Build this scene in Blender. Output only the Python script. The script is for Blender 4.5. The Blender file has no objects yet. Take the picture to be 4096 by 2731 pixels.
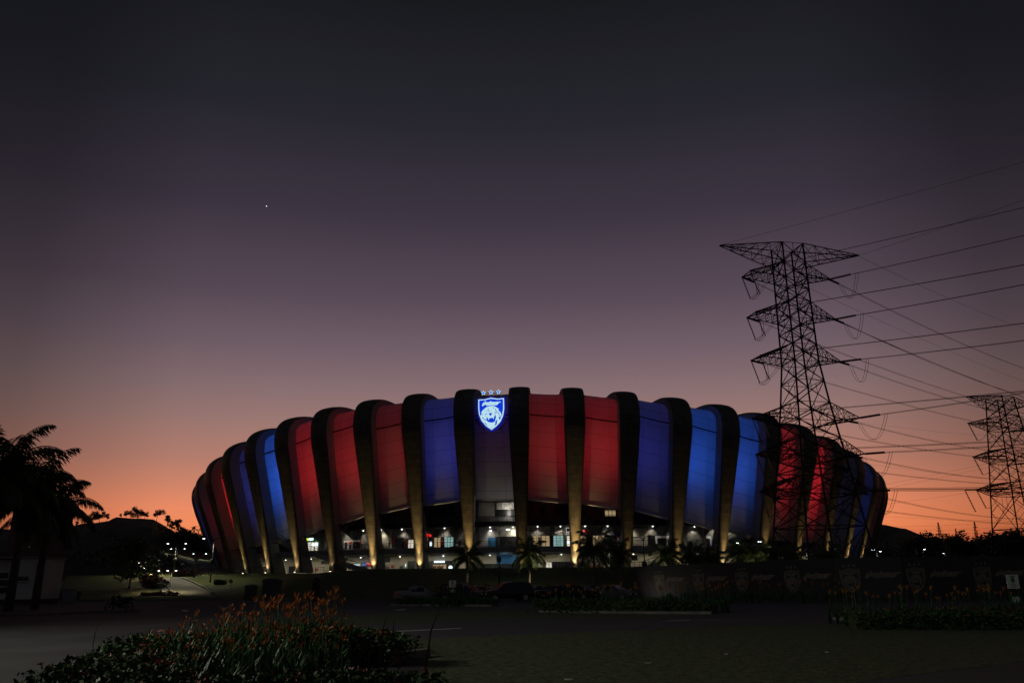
import bpy, math, random
from mathutils import Vector as V, Matrix
R = random.Random(7)
sc = bpy.context.scene
COL = sc.collection
pi = math.pi
# ------------------------------------------------------------------ camera model
F = 3250.0; PW, PH = 4096, 2731
PITCH = math.atan(970 / F); ROLL = math.radians(0.5); EYE = 1.55
cR, sR = math.cos(ROLL), math.sin(ROLL)
def ray(x, y):
    dx = x - PW / 2; dy = PH / 2 - y
    dx, dy = dx * cR + dy * sR, -dx * sR + dy * cR
    return V((dx, F * math.cos(PITCH) - dy * math.sin(PITCH), F * math.sin(PITCH) + dy * math.cos(PITCH)))
def at(x, y, D):
    r = ray(x, y); r = r * (D / r.y); return V((r.x, r.y, r.z + EYE))
def gnd(x, y, z=0.0):
    r = ray(x, y); k = (z - EYE) / r.z
    return V((r.x * k, r.y * k, z))
cam_d = bpy.data.cameras.new('camera'); cam = bpy.data.objects.new('camera', cam_d); COL.objects.link(cam)
cam_d.sensor_width = 36; cam_d.lens = F / PW * 36; cam_d.clip_start = 0.1; cam_d.clip_end = 9000
cam.matrix_world = Matrix.Translation((0, 0, EYE)) @ Matrix.Rotation(pi / 2 + PITCH, 4, 'X') @ Matrix.Rotation(-ROLL, 4, 'Z')
sc.camera = cam
sc.view_settings.view_transform = 'Standard'; sc.view_settings.look = 'None'
sc.view_settings.exposure = 0; sc.view_settings.gamma = 1
sc.cycles.use_denoising = True
sc.cycles.max_bounces = 5; sc.cycles.sample_clamp_indirect = 3.0
sc.cycles.caustics_reflective = False; sc.cycles.caustics_refractive = False

# ------------------------------------------------------------------ colours and materials
def lin(c): c /= 255.0; return c / 12.92 if c <= .04045 else ((c + .055) / 1.055) ** 2.4
def S(r, g, b): return (lin(r), lin(g), lin(b))
def mat(name, col, rough=.6, metal=0., nz=3., amp=.25, bump=0., bscale=None, emit=None, es=0., spec=.5):
    m = bpy.data.materials.new(name); m.use_nodes = True
    nt = m.node_tree; b = nt.nodes['Principled BSDF']; L = nt.links.new
    b.inputs['Roughness'].default_value = rough; b.inputs['Metallic'].default_value = metal
    b.inputs['Specular IOR Level'].default_value = spec
    tc = nt.nodes.new('ShaderNodeTexCoord'); no = nt.nodes.new('ShaderNodeTexNoise')
    no.inputs['Scale'].default_value = nz; no.inputs['Detail'].default_value = 5
    L(tc.outputs['Object'], no.inputs['Vector'])
    cr = nt.nodes.new('ShaderNodeValToRGB')
    cr.color_ramp.elements[0].position = .3; cr.color_ramp.elements[1].position = .7
    cr.color_ramp.elements[0].color = tuple(max(0, c * (1 - amp)) for c in col) + (1,)
    cr.color_ramp.elements[1].color = tuple(min(1, c * (1 + amp)) for c in col) + (1,)
    L(no.outputs['Fac'], cr.inputs['Fac']); L(cr.outputs['Color'], b.inputs['Base Color'])
    if bump:
        n2 = nt.nodes.new('ShaderNodeTexNoise'); n2.inputs['Scale'].default_value = bscale or nz * 4; n2.inputs['Detail'].default_value = 6
        bp = nt.nodes.new('ShaderNodeBump'); bp.inputs['Strength'].default_value = bump
        L(tc.outputs['Object'], n2.inputs['Vector']); L(n2.outputs['Fac'], bp.inputs['Height']); L(bp.outputs['Normal'], b.inputs['Normal'])
    if emit:
        b.inputs['Emission Color'].default_value = tuple(emit) + (1,); b.inputs['Emission Strength'].default_value = es
    return m
def glow(name, col, s): return mat(name, (.02, .02, .02), .5, emit=col, es=s)
def corrugated(name, col, pitch):
    m = mat(name, col, .5, nz=1.5, amp=.15); nt = m.node_tree; L = nt.links.new; b = nt.nodes['Principled BSDF']
    uv = nt.nodes.new('ShaderNodeUVMap'); w = nt.nodes.new('ShaderNodeTexWave'); w.inputs['Scale'].default_value = .314 / pitch
    w.wave_profile = 'SIN'; bp = nt.nodes.new('ShaderNodeBump'); bp.inputs['Strength'].default_value = 1.; bp.inputs['Distance'].default_value = .05
    L(uv.outputs['UV'], w.inputs['Vector']); L(w.outputs['Fac'], bp.inputs['Height']); L(bp.outputs['Normal'], b.inputs['Normal'])
    return m
def pavers(name, green, grey, sx, dens):
    m = mat(name, green, .9, nz=4.5, amp=.75); nt = m.node_tree; L = nt.links.new; b = nt.nodes['Principled BSDF']
    tc = nt.nodes['Texture Coordinate']; br = nt.nodes.new('ShaderNodeTexBrick')
    mp = nt.nodes.new('ShaderNodeMapping'); mp.inputs['Rotation'].default_value = (0, 0, .55)
    L(tc.outputs['Object'], mp.inputs['Vector']); L(mp.outputs['Vector'], br.inputs['Vector'])
    br.inputs['Scale'].default_value = sx; br.inputs['Mortar Size'].default_value = .035; br.inputs['Mortar Smooth'].default_value = .6
    br.inputs['Brick Width'].default_value = .6; br.inputs['Row Height'].default_value = .3
    n2 = nt.nodes.new('ShaderNodeTexNoise'); n2.inputs['Scale'].default_value = 9; n2.inputs['Detail'].default_value = 8
    L(tc.outputs['Object'], n2.inputs['Vector'])
    mr = nt.nodes.new('ShaderNodeMapRange'); mr.inputs['From Min'].default_value = .4; mr.inputs['From Max'].default_value = .66
    L(n2.outputs['Fac'], mr.inputs['Value'])
    mul = nt.nodes.new('ShaderNodeMath'); mul.operation = 'MULTIPLY'; mul.inputs[1].default_value = dens
    L(mr.outputs[0], mul.inputs[0])
    inv = nt.nodes.new('ShaderNodeMath'); inv.operation = 'MULTIPLY'
    sub = nt.nodes.new('ShaderNodeMath'); sub.operation = 'SUBTRACT'; sub.inputs[0].default_value = 1.; L(br.outputs['Fac'], sub.inputs[1])
    L(mul.outputs[0], inv.inputs[0]); L(sub.outputs[0], inv.inputs[1])
    mx = nt.nodes.new('ShaderNodeMix'); mx.data_type = 'RGBA'
    L(inv.outputs[0], mx.inputs[0]); L(nt.nodes['Color Ramp'].outputs['Color'], mx.inputs[6]); mx.inputs[7].default_value = tuple(grey) + (1,)
    L(mx.outputs[2], b.inputs['Base Color'])
    add = nt.nodes.new('ShaderNodeMath'); add.operation = 'MULTIPLY_ADD'; add.inputs[1].default_value = -1.2; L(inv.outputs[0], add.inputs[0]); L(n2.outputs['Fac'], add.inputs[2])
    bp = nt.nodes.new('ShaderNodeBump'); bp.inputs['Strength'].default_value = 1.; bp.inputs['Distance'].default_value = .06
    L(add.outputs[0], bp.inputs['Height']); L(bp.outputs['Normal'], b.inputs['Normal'])
    return m
def membrane(nm_='fabric_membrane', kt=1.):
    m = bpy.data.materials.new(nm_); m.use_nodes = True; nt = m.node_tree; L = nt.links.new
    nt.nodes.remove(nt.nodes['Principled BSDF']); out = nt.nodes['Material Output']
    df = nt.nodes.new('ShaderNodeBsdfDiffuse'); tr = nt.nodes.new('ShaderNodeBsdfTranslucent'); ad = nt.nodes.new('ShaderNodeAddShader')
    uv = nt.nodes.new('ShaderNodeUVMap'); sp = nt.nodes.new('ShaderNodeSeparateXYZ'); L(uv.outputs['UV'], sp.inputs[0])
    def mth(op, a, bb):
        n = nt.nodes.new('ShaderNodeMath'); n.operation = op
        for i, q in enumerate((a, bb)):
            if isinstance(q, (int, float)): n.inputs[i].default_value = q
            else: L(q, n.inputs[i])
        return n.outputs[0]
    vm = mth('MODULO', sp.outputs[1], 2.9); hl = mth('LESS_THAN', vm, .085)
    u = sp.outputs[0]
    v1 = mth('LESS_THAN', mth('ABSOLUTE', mth('SUBTRACT', u, .24), 0), .006)
    v2 = mth('LESS_THAN', mth('ABSOLUTE', mth('SUBTRACT', u, .78), 0), .006)
    vs = mth('MULTIPLY', mth('MAXIMUM', v1, v2), .3)
    mk = mth('MAXIMUM', mth('MULTIPLY', hl, .5), vs)
    no = nt.nodes.new('ShaderNodeTexNoise'); no.inputs['Scale'].default_value = .35; no.inputs['Detail'].default_value = 6
    tc = nt.nodes.new('ShaderNodeTexCoord'); L(tc.outputs['Object'], no.inputs['Vector'])
    k = mth('MULTIPLY', mth('SUBTRACT', 1.0, mk), mth('ADD', mth('MULTIPLY', no.outputs['Fac'], .3), .85))
    for sh, c in ((df, (.36, .35, .35)), (tr, (.36 * kt, .35 * kt, .35 * kt))):
        vv = nt.nodes.new('ShaderNodeVectorMath'); vv.operation = 'SCALE'; vv.inputs[0].default_value = c; L(k, vv.inputs['Scale'])
        L(vv.outputs[0], sh.inputs['Color'])
    L(df.outputs[0], ad.inputs[0]); L(tr.outputs[0], ad.inputs[1]); L(ad.outputs[0], out.inputs['Surface'])
    return m
def rib_metal():
    m = mat('dark_bronze_cladding', (.095, .085, .066), .42, nz=.8, amp=.3, metal=.0); nt = m.node_tree; L = nt.links.new; b = nt.nodes['Principled BSDF']
    tc = nt.nodes['Texture Coordinate']; sp = nt.nodes.new('ShaderNodeSeparateXYZ'); L(tc.outputs['Object'], sp.inputs[0])
    md = nt.nodes.new('ShaderNodeMath'); md.operation = 'MODULO'; md.inputs[1].default_value = 1.75; L(sp.outputs[2], md.inputs[0])
    lt = nt.nodes.new('ShaderNodeMath'); lt.operation = 'LESS_THAN'; lt.inputs[1].default_value = .06; L(md.outputs[0], lt.inputs[0])
    n2 = nt.nodes.new('ShaderNodeTexNoise'); n2.inputs['Scale'].default_value = .7; L(tc.outputs['Object'], n2.inputs['Vector'])
    mu = nt.nodes.new('ShaderNodeMath'); mu.operation = 'MULTIPLY'; L(lt.outputs[0], mu.inputs[0]); L(n2.outputs['Fac'], mu.inputs[1])
    mx = nt.nodes.new('ShaderNodeMix'); mx.data_type = 'RGBA'; L(mu.outputs[0], mx.inputs[0]); L(nt.nodes['Color Ramp'].outputs['Color'], mx.inputs[6]); mx.inputs[7].default_value = (.3, .27, .21, 1)
    L(mx.outputs[2], b.inputs['Base Color'])
    return m
M = dict(
    rib=rib_metal(), mem=membrane(), mem2=membrane('dimmed_fabric_membrane', .3),  # mem2: same fabric made less translucent, putting shade on the side strips
    asphalt=mat('asphalt', (.05, .05, .053), .85, nz=.35, amp=.3, bump=.35, bscale=45),
    paver=pavers('grass_pavers', (.075, .098, .026), (.12, .12, .105), 1.6, .55),
    paver2=pavers('worn_pavers', (.062, .082, .024), (.10, .10, .09), 1.6, .4),
    yellowpave=pavers('brick_parking', (.10, .09, .04), (.16, .14, .09), 2.6, .5),
    paint=mat('road_paint', (.55, .55, .52), .7, nz=4, amp=.4),
    kerb=mat('concrete_kerb', (.17, .165, .15), .85, nz=1.2, amp=.35, bump=.3),
    conc=mat('concrete', (.30, .295, .29), .8, nz=.6, amp=.2, bump=.15),
    grass=mat('lawn_grass', (.062, .078, .010), .95, nz=.5, amp=.35, bump=.8, bscale=14),
    hill=mat('hill_scrub', (.035, .045, .02), 1., nz=.1, amp=.5, bump=.6, bscale=1.5),
    leaf=mat('dark_leaf', (.045, .07, .02), .45, nz=2, amp=.45),
    leafg=mat('glossy_leaf', (.034, .078, .018), .5, spec=.22, nz=6, amp=.5),
    blade=mat('long_leaf', (.040, .105, .032), .42, spec=.25, nz=4, amp=.45),
    palm=mat('palm_leaf', (.06, .09, .022), .45, nz=3, amp=.4),
    bark=mat('bark', (.12, .10, .075), .9, nz=5, amp=.35, bump=.4),
    bloom=mat('orange_bract', (.55, .165, .025), .5, nz=8, amp=.3),
    bloomy=mat('yellow_bract', (.42, .19, .02), .5, nz=8, amp=.3),
    ixora=mat('red_blossom', (.34, .05, .02), .6, nz=9, amp=.3),
    redleaf=mat('red_leaf', (.085, .022, .02), .45, nz=4, amp=.5),
    steel=mat('galvanised_steel', (.022, .022, .022), .7, metal=.1, nz=2, amp=.25),
    black=mat('black_metal', (.02, .02, .02), .5, nz=3, amp=.3),
    glassins=mat('brown_porcelain', (.10, .055, .03), .25, nz=6, amp=.2),
    wall=mat('beige_render', (.44, .40, .32), .8, nz=.4, amp=.12),
    walld=mat('grey_render', (.10, .10, .10), .8, nz=.5, amp=.2),
    cor=corrugated('corrugated_cladding', (.15, .145, .135), .32),
    corl=corrugated('pale_corrugated_cladding', (.42, .40, .36), .32),
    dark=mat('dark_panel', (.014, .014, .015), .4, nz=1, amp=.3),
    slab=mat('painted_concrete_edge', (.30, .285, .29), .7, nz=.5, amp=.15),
    white=mat('white_paint', (.7, .7, .68), .5, nz=1, amp=.1),
    red=mat('red_paint', (.5, .03, .03), .5, nz=2, amp=.2),
    blue=mat('blue_paint', (.02, .05, .22), .5, nz=2, amp=.2),
    bluewall=mat('azure_wall', (.015, .16, .38), .6, nz=.5, amp=.15),
    green=mat('green_sign', (.01, .16, .05), .5, nz=2, amp=.2),
    hoard=mat('navy_hoarding', (.032, .034, .042), .55, nz=.6, amp=.2),
    print=mat('pale_print', (.20, .18, .14), .6, nz=2, amp=.15),
    prend=mat('pale_render', (.66, .62, .54), .8, nz=.4, amp=.12), carw=mat('silver_car_paint', (.27, .27, .28), .3, metal=.2, nz=.5, amp=.05),
    carg=mat('grey_car_paint', (.10, .10, .115), .25, metal=.3, nz=.5, amp=.05),
    cark=mat('dark_car_paint', (.018, .02, .03), .22, metal=.2, nz=.5, amp=.1),
    glass=mat('tinted_glass', (.012, .014, .018), .08, nz=1, amp=.1),
    rubber=mat('tyre_rubber', (.015, .015, .015), .9, nz=8, amp=.2),
    skin=mat('skin', (.28, .17, .11), .6, nz=6, amp=.1),
    cloth=mat('dark_clothes', (.03, .03, .035), .9, nz=8, amp=.3),
    clothl=mat('pale_clothes', (.25, .23, .19), .9, nz=8, amp=.2),
    hair=mat('dark_hair', (.02, .014, .01), .7, nz=12, amp=.3),
    lampw=glow('cool_lamp_face', (.86, .95, 1.), 14), lampy=glow('warm_lamp_face', (1., .86, .6), 16),
    down=glow('downlight_face', (1., .96, .86), 5), shine=glow('uplight_lens', (1., .85, .55), 10),
    gwhite=glow('lit_white_sign', (.75, .92, 1.), 1.5), gwarm=glow('lit_warm_interior', (1., .72, .38), .33),
    gcyan=glow('lit_cool_interior', (.55, .95, .9), .38), gpale=glow('lit_pale_interior', (1., .92, .75), .75),
    gblue=glow('lit_blue_sign', (.03, .25, 1.), 1.), gred=glow('lit_red_sign', (1., .04, .03), 1.0),
    gyellow=glow('lit_yellow_sign', (.75, 1., .05), 1.), ggreen=glow('lit_green_sign', (.01, .3, .1), .25),
    crestb=glow('crest_blue_face', (.003, .045, .80), .85), crestr=glow('crest_blue_rim', (.012, .012, .6), .42),
    crestw=glow('crest_white_face', (.60, .92, 1.), .82), gsign=glow('sign_panel_added_glow', (1., .94, .86), .42), starb=glow('star_blue_face', (.0, .16, .95), 1.),  # gsign: added glow stands in for downlight falling on the white board
    planet=glow('planet_light', (.8, .93, 1.), 3.), tail=glow('aviation_light', (1., .03, .02), 3.),
)
# ------------------------------------------------------------------ mesh builder, tagging
WL = {}
def tag(o, label=None, cat=None, group=None, kind=None):
    if label: o['label'] = label
    if cat: o['category'] = cat
    if group: o['group'] = group
    if kind: o['kind'] = kind
    return o
def empty(name, loc, label=None, cat=None, group=None, rz=0.):
    o = bpy.data.objects.new(name, None); COL.objects.link(o); o.location = loc; o.rotation_euler = (0, 0, rz)
    o.empty_display_size = .3; WL[o.name] = V(loc); return tag(o, label, cat, group)
class MB:
    def __init__(s): s.v = []; s.f = []; s.m = []; s.uv = None; s.cur = 0
    def poly(s, pts, m=None):
        n = len(s.v); s.v += [tuple(p) for p in pts]; s.f.append(tuple(range(n, n + len(pts)))); s.m.append(s.cur if m is None else m); return s
    def grid(s, rows, m=None, uvs=None):
        n = len(s.v); w = len(rows[0])
        for r in rows: s.v += [tuple(p) for p in r]
        for i in range(len(rows) - 1):
            for j in range(w - 1):
                s.f.append((n + i * w + j, n + i * w + j + 1, n + (i + 1) * w + j + 1, n + (i + 1) * w + j)); s.m.append(s.cur if m is None else m)
        if uvs is not None:
            if s.uv is None: s.uv = []
            for r in uvs: s.uv += list(r)
        return s
    def hexa(s, p, m=None):   # 8 points: bottom 0-3, top 4-7
        n = len(s.v); s.v += [tuple(q) for q in p]
        for q in ((3, 2, 1, 0), (4, 5, 6, 7), (0, 1, 5, 4), (1, 2, 6, 5), (2, 3, 7, 6), (3, 0, 4, 7)):
            s.f.append(tuple(n + i for i in q)); s.m.append(s.cur if m is None else m)
        return s
    def box(s, x0, x1, y0, y1, z0, z1, m=None):
        return s.hexa([(x0, y0, z0), (x1, y0, z0), (x1, y1, z0), (x0, y1, z0), (x0, y0, z1), (x1, y0, z1), (x1, y1, z1), (x0, y1, z1)], m)
    def tube(s, pts, r, n=6, cap=True, m=None):
        pts = [V(p) for p in pts]; rs = r if isinstance(r, (list, tuple)) else [r] * len(pts); st = len(s.v); up = None
        for i, p in enumerate(pts):
            d = (pts[min(i + 1, len(pts) - 1)] - pts[max(i - 1, 0)]).normalized()
            if up is None:
                up = V((0, 0, 1)) if abs(d.z) < .9 else V((1, 0, 0))
            a = d.cross(up)
            if a.length < 1e-5: a = d.cross(V((0, 1, 0)))
            a.normalize(); b = a.cross(d); up = b
            for k in range(n):
                t = 2 * pi * k / n; s.v.append(tuple(p + (a * math.cos(t) + b * math.sin(t)) * rs[i]))
        mm = s.cur if m is None else m
        for i in range(len(pts) - 1):
            for k in range(n):
                s.f.append((st + i * n + k, st + i * n + (k + 1) % n, st + (i + 1) * n + (k + 1) % n, st + (i + 1) * n + k)); s.m.append(mm)
        if cap:
            s.f.append(tuple(st + k for k in reversed(range(n)))); s.m.append(mm)
            s.f.append(tuple(st + (len(pts) - 1) * n + k for k in range(n))); s.m.append(mm)
        return s
    def lathe(s, prof, c=(0, 0, 0), n=12, m=None):
        st = len(s.v); c = V(c); mm = s.cur if m is None else m
        for (r, z) in prof:
            for k in range(n): s.v.append((c.x + r * math.cos(2 * pi * k / n), c.y + r * math.sin(2 * pi * k / n), c.z + z))
        for i in range(len(prof) - 1):
            for k in range(n): s.f.append((st + i * n + k, st + i * n + (k + 1) % n, st + (i + 1) * n + (k + 1) % n, st + (i + 1) * n + k)); s.m.append(mm)
        s.f.append(tuple(st + k for k in reversed(range(n)))); s.m.append(mm)
        s.f.append(tuple(st + (len(prof) - 1) * n + k for k in range(n))); s.m.append(mm)
        return s
    def prism(s, pts, fn, d0, d1, m=None):   # 2D outline, fn(u, v, depth) -> point
        n = len(s.v); k = len(pts); mm = s.cur if m is None else m
        s.v += [tuple(fn(u, v, d0)) for u, v in pts] + [tuple(fn(u, v, d1)) for u, v in pts]
        s.f.append(tuple(range(n, n + k))); s.f.append(tuple(n + k + i for i in reversed(range(k)))); s.m += [mm, mm]
        for i in range(k): s.f.append((n + i, n + k + i, n + k + (i + 1) % k, n + (i + 1) % k)); s.m.append(mm)
        return s
    def build(s, name, mats, parent=None, smooth=False, origin=None):
        if not isinstance(mats, (list, tuple)): mats = [mats]
        me = bpy.data.meshes.new(name); o = V((0, 0, 0))
        if parent is not None: o = WL.get(parent.name, V((0, 0, 0)))
        elif origin is not None: o = V(origin)
        elif s.v:
            xs, ys, zs = zip(*s.v); o = V(((min(xs) + max(xs)) / 2, (min(ys) + max(ys)) / 2, min(zs)))
        me.from_pydata([(x - o.x, y - o.y, z - o.z) for x, y, z in s.v], [], s.f)
        for q in mats: me.materials.append(M[q] if isinstance(q, str) else q)
        me.polygons.foreach_set('material_index', s.m)
        if s.uv is not None:
            l = me.uv_layers.new(name='UVMap'); li = [0] * len(me.loops); me.loops.foreach_get('vertex_index', li)
            fl = []
            for i in li: fl += list(s.uv[i]) if i < len(s.uv) else [.5, 1.]
            l.data.foreach_set('uv', fl)
        if smooth: me.polygons.foreach_set('use_smooth', [True] * len(me.polygons))
        me.update()
        ob = bpy.data.objects.new(name, me); COL.objects.link(ob)
        if parent is not None: ob.parent = parent; WL[ob.name] = o
        else: ob.location = o; WL[ob.name] = o
        return ob
def copy_tree(o, loc, rz, sc_=1., label=None, group=None):
    c = o.copy(); COL.objects.link(c); c.location = loc; c.rotation_euler = (0, 0, rz); c.scale = (sc_,) * 3
    if label: c['label'] = label
    if group: c['group'] = group
    for ch in o.children:
        d = ch.copy(); COL.objects.link(d); d.parent = c
        for g in ch.children:
            e = g.copy(); COL.objects.link(e); e.parent = d
    return c
def text_mb(mb, txt, fn, size, shear=0., depth=.02, m=None, bold=0.):
    cu = bpy.data.curves.new('lettering', 'FONT'); cu.body = txt; cu.size = size; cu.shear = shear; cu.align_x = 'CENTER'; cu.align_y = 'CENTER'; cu.offset = bold; cu.resolution_u = 2
    ob = bpy.data.objects.new('lettering', cu); me = ob.to_mesh(); n = len(mb.v)
    mb.v += [tuple(fn(q.co.x, q.co.y, depth)) for q in me.vertices]
    for p in me.polygons: mb.f.append(tuple(n + i for i in p.vertices)); mb.m.append(mb.cur if m is None else m)
    ob.to_mesh_clear(); bpy.data.objects.remove(ob); bpy.data.curves.remove(cu)
def lamp(name, kind, loc, energy, col, target=None, size=.1, spot=60, blend=.5, parent=None):
    l = bpy.data.lights.new(name, kind); l.energy = energy; l.color = col
    if kind == 'SPOT': l.spot_size = math.radians(spot); l.spot_blend = blend; l.shadow_soft_size = size
    elif kind == 'AREA': l.size = size
    else: l.shadow_soft_size = size
    o = bpy.data.objects.new(name, l); COL.objects.link(o); o.location = loc
    if target is not None: o.rotation_euler = (V(target) - V(loc)).to_track_quat('-Z', 'Y').to_euler()
    if parent is not None: o.parent = parent; o.location = V(loc) - WL[parent.name]
    return o
def star(r, r2=.42): return [((r if i % 2 == 0 else r * r2) * math.sin(i * pi / 5), (r if i % 2 == 0 else r * r2) * math.cos(i * pi / 5)) for i in range(10)]

# ------------------------------------------------------------------ dusk sky
w = bpy.data.worlds.new('World'); sc.world = w; w.use_nodes = True
nt = w.node_tree; L = nt.links.new; bg = nt.nodes['Background']
tc = nt.nodes.new('ShaderNodeTexCoord'); sp = nt.nodes.new('ShaderNodeSeparateXYZ'); L(tc.outputs['Generated'], sp.inputs[0])
cr = nt.nodes.new('ShaderNodeValToRGB'); ramp = cr.color_ramp
stops = [(0., (150, 62, 34)), (.035, (230, 112, 68)), (.06, (250, 142, 92)), (.085, (240, 142, 102)), (.11, (212, 135, 106)), (.14, (183, 127, 110)), (.186, (154, 119, 113)), (.225, (134, 109, 111)),
         (.27, (112, 93, 102)), (.33, (87, 73, 85)), (.42, (60, 52, 64)), (.52, (38, 37, 45)), (.635, (23, 24, 28)), (1., (16, 17, 22))]
def set_ramp(rp, st):
    rp.elements[0].position = st[0][0]; rp.elements[0].color = st[0][1]
    rp.elements[1].position = st[-1][0]; rp.elements[1].color = st[-1][1]
    for p_, c_ in st[1:-1]: rp.elements.new(p_).color = c_
set_ramp(ramp, [(p_, S(*c_) + (1,)) for p_, c_ in stops])
L(sp.outputs[2], cr.inputs['Fac'])
def nm(op, a, b=0.):
    n = nt.nodes.new('ShaderNodeMath'); n.operation = op
    for i, q in enumerate((a, b)):
        if isinstance(q, (int, float)): n.inputs[i].default_value = q
        else: L(q, n.inputs[i])
    return n.outputs[0]
# glow of the set sun: brightness falls off with the angle from its azimuth
SUNAZ = math.radians(0)
nv = nt.nodes.new('ShaderNodeVectorMath'); nv.operation = 'DOT_PRODUCT'; L(tc.outputs['Generated'], nv.inputs[0])
nv.inputs[1].default_value = (math.sin(SUNAZ), math.cos(SUNAZ), 0)
hl = nm('SQRT', nm('SUBTRACT', 1.0001, nm('MULTIPLY', sp.outputs[2], sp.outputs[2])))
caz = nm('DIVIDE', nv.outputs['Value'], hl)
mr = nt.nodes.new('ShaderNodeValToRGB')
set_ramp(mr.color_ramp, [((math.cos(math.radians(a_)) + 1) / 2, (c_, c_, c_, 1)) for a_, c_ in ((180, .025), (110, .05), (60, .14), (45, .25), (32, .46), (27, .72), (23, .93), (17, 1.01), (0, 1.05))])
L(nm('MULTIPLY', nm('ADD', caz, 1.), .5), mr.inputs['Fac'])
vs = nt.nodes.new('ShaderNodeVectorMath'); vs.operation = 'SCALE'; L(cr.outputs['Color'], vs.inputs[0]); L(mr.outputs['Color'], vs.inputs['Scale'])
sky = nt.nodes.new('ShaderNodeTexSky'); sky.sky_type = 'NISHITA'; sky.sun_disc = False
sky.sun_elevation = math.radians(-4); sky.sun_rotation = SUNAZ
ns = nt.nodes.new('ShaderNodeVectorMath'); ns.operation = 'SCALE'; ns.inputs['Scale'].default_value = .01; L(sky.outputs['Color'], ns.inputs[0])
ad = nt.nodes.new('ShaderNodeVectorMath'); ad.operation = 'ADD'; L(vs.outputs[0], ad.inputs[0]); L(ns.outputs[0], ad.inputs[1])
# pale blue remnant of twilight all round the sky, strongest away from the sunset
e1 = nm('MULTIPLY', nm('SUBTRACT', 1., caz), .5)
ea = nt.nodes.new('ShaderNodeVectorMath'); ea.operation = 'SCALE'; ea.inputs[0].default_value = (.018, .022, .029); L(e1, ea.inputs['Scale'])
a2 = nt.nodes.new('ShaderNodeVectorMath'); a2.operation = 'ADD'; L(ad.outputs[0], a2.inputs[0]); L(ea.outputs[0], a2.inputs[1])
L(a2.outputs[0], bg.inputs['Color']); bg.inputs['Strength'].default_value = 1.0
# ------------------------------------------------------------------ terrain
def ss(t): t = max(0., min(1., t)); return t * t * (3 - 2 * t)
PLZ = 4.27
def H(x, y):
    k = ss((-22 - x) / 26.); y0 = 100 + 28 * k; y1 = 147 + 43 * k
    return PLZ * ss((y - y0) / (y1 - y0))
def terr(x, y):
    r = ray(x, y); k = 10 / r.y; st = .4 / r.y
    while True:
        p = r * k; z = p.z + EYE
        if z <= H(p.x, p.y) or p.y > 420: return V((p.x, p.y, H(p.x, p.y)))
        k += st
def frange(a, b, n): return [a + (b - a) * i / n for i in range(n + 1)]
xs = [-2500, -900, -400, -240] + frange(-180, 180, 120) + [240, 400, 900, 2500]
ys = frange(96, 200, 70) + [230, 300, 420, 700, 1500, 5000]
g = MB(); g.grid([[(x, y, H(x, y)) for x in xs] for y in ys]); o = g.build('lawn', 'grass', smooth=True, origin=(0, 96, 0)); tag(o, kind='structure')
g = MB(); g.grid([[(x, y, 0) for x in (-2500, -200, -60, 0, 60, 200, 2500)] for y in (-300, -40, 0, 20, 40, 70, 96)]); tag(g.build('asphalt_ground', 'asphalt', origin=(0, 0, 0)), kind='structure')
def sheet(name, pts, mt, z=.004):
    g = MB(); g.poly([(p.x, p.y, z) for p in (gnd(*q) for q in pts)]); o = g.build(name, mt, origin=(0, 0, 0)); return tag(o, kind='structure')
sheet('grass_paving', [(1100, 2583), (1673, 2555), (2820, 2506), (3228, 2496), (3700, 2500), (4200, 2513), (4200, 2632), (3381, 2731), (3000, 2790), (600, 2850), (500, 2731)], 'paver')
sheet('grass_paving', [(1250, 2474), (1700, 2441), (2250, 2437), (2950, 2440), (2800, 2463), (2600, 2471), (1850, 2480), (1420, 2500)], 'paver2')
sheet('road_marking', [(1575, 2523), (1845, 2510.5), (1845, 2513), (1580, 2526)], 'paint', .008)
sheet('road_marking', [(1590, 2530), (1612, 2529), (1622, 2535), (1600, 2537)], 'paint', .008)
sheet('road_marking', [(1590, 2437), (1620, 2434), (1622, 2439), (1575, 2440)], 'paint', .008)
sheet('road_marking', [(2640, 2483.5), (2750, 2481), (2780, 2478), (2700, 2480)], 'paint', .008)
sheet('road_marking', [(2780, 2478.6), (2880, 2477.4), (2880, 2478.4), (2780, 2479.4)], 'paint', .008)
sheet('road_marking', [(722, 2439), (745, 2438), (760, 2443), (735, 2444)], 'paint', .008)
# kerbs as real steps
def kerb(pts, wd=.22, h=.14, mt='kerb'):
    g = MB(); P = [gnd(*q) for q in pts]
    for a, b in zip(P, P[1:]):
        d = (b - a).normalized(); n = V((-d.y, d.x, 0)) * wd
        g.hexa([a, b, b + n, a + n, a + V((0, 0, h)), b + V((0, 0, h)), b + n + V((0, 0, h)), a + n + V((0, 0, h))])
    return tag(g.build('kerb', mt, origin=(0, 0, 0)), kind='structure')
kerb([(-200, 2470), (120, 2463), (330, 2452), (560, 2446)]); kerb([(60, 2405), (560, 2402), (900, 2398)], .2, .16)
kerb([(1560, 2422), (1965, 2425)]); kerb([(2155, 2448), (2500, 2454), (2845, 2456), (2860, 2440)]); kerb([(3330, 2478), (3700, 2496), (4200, 2508)])
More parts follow.
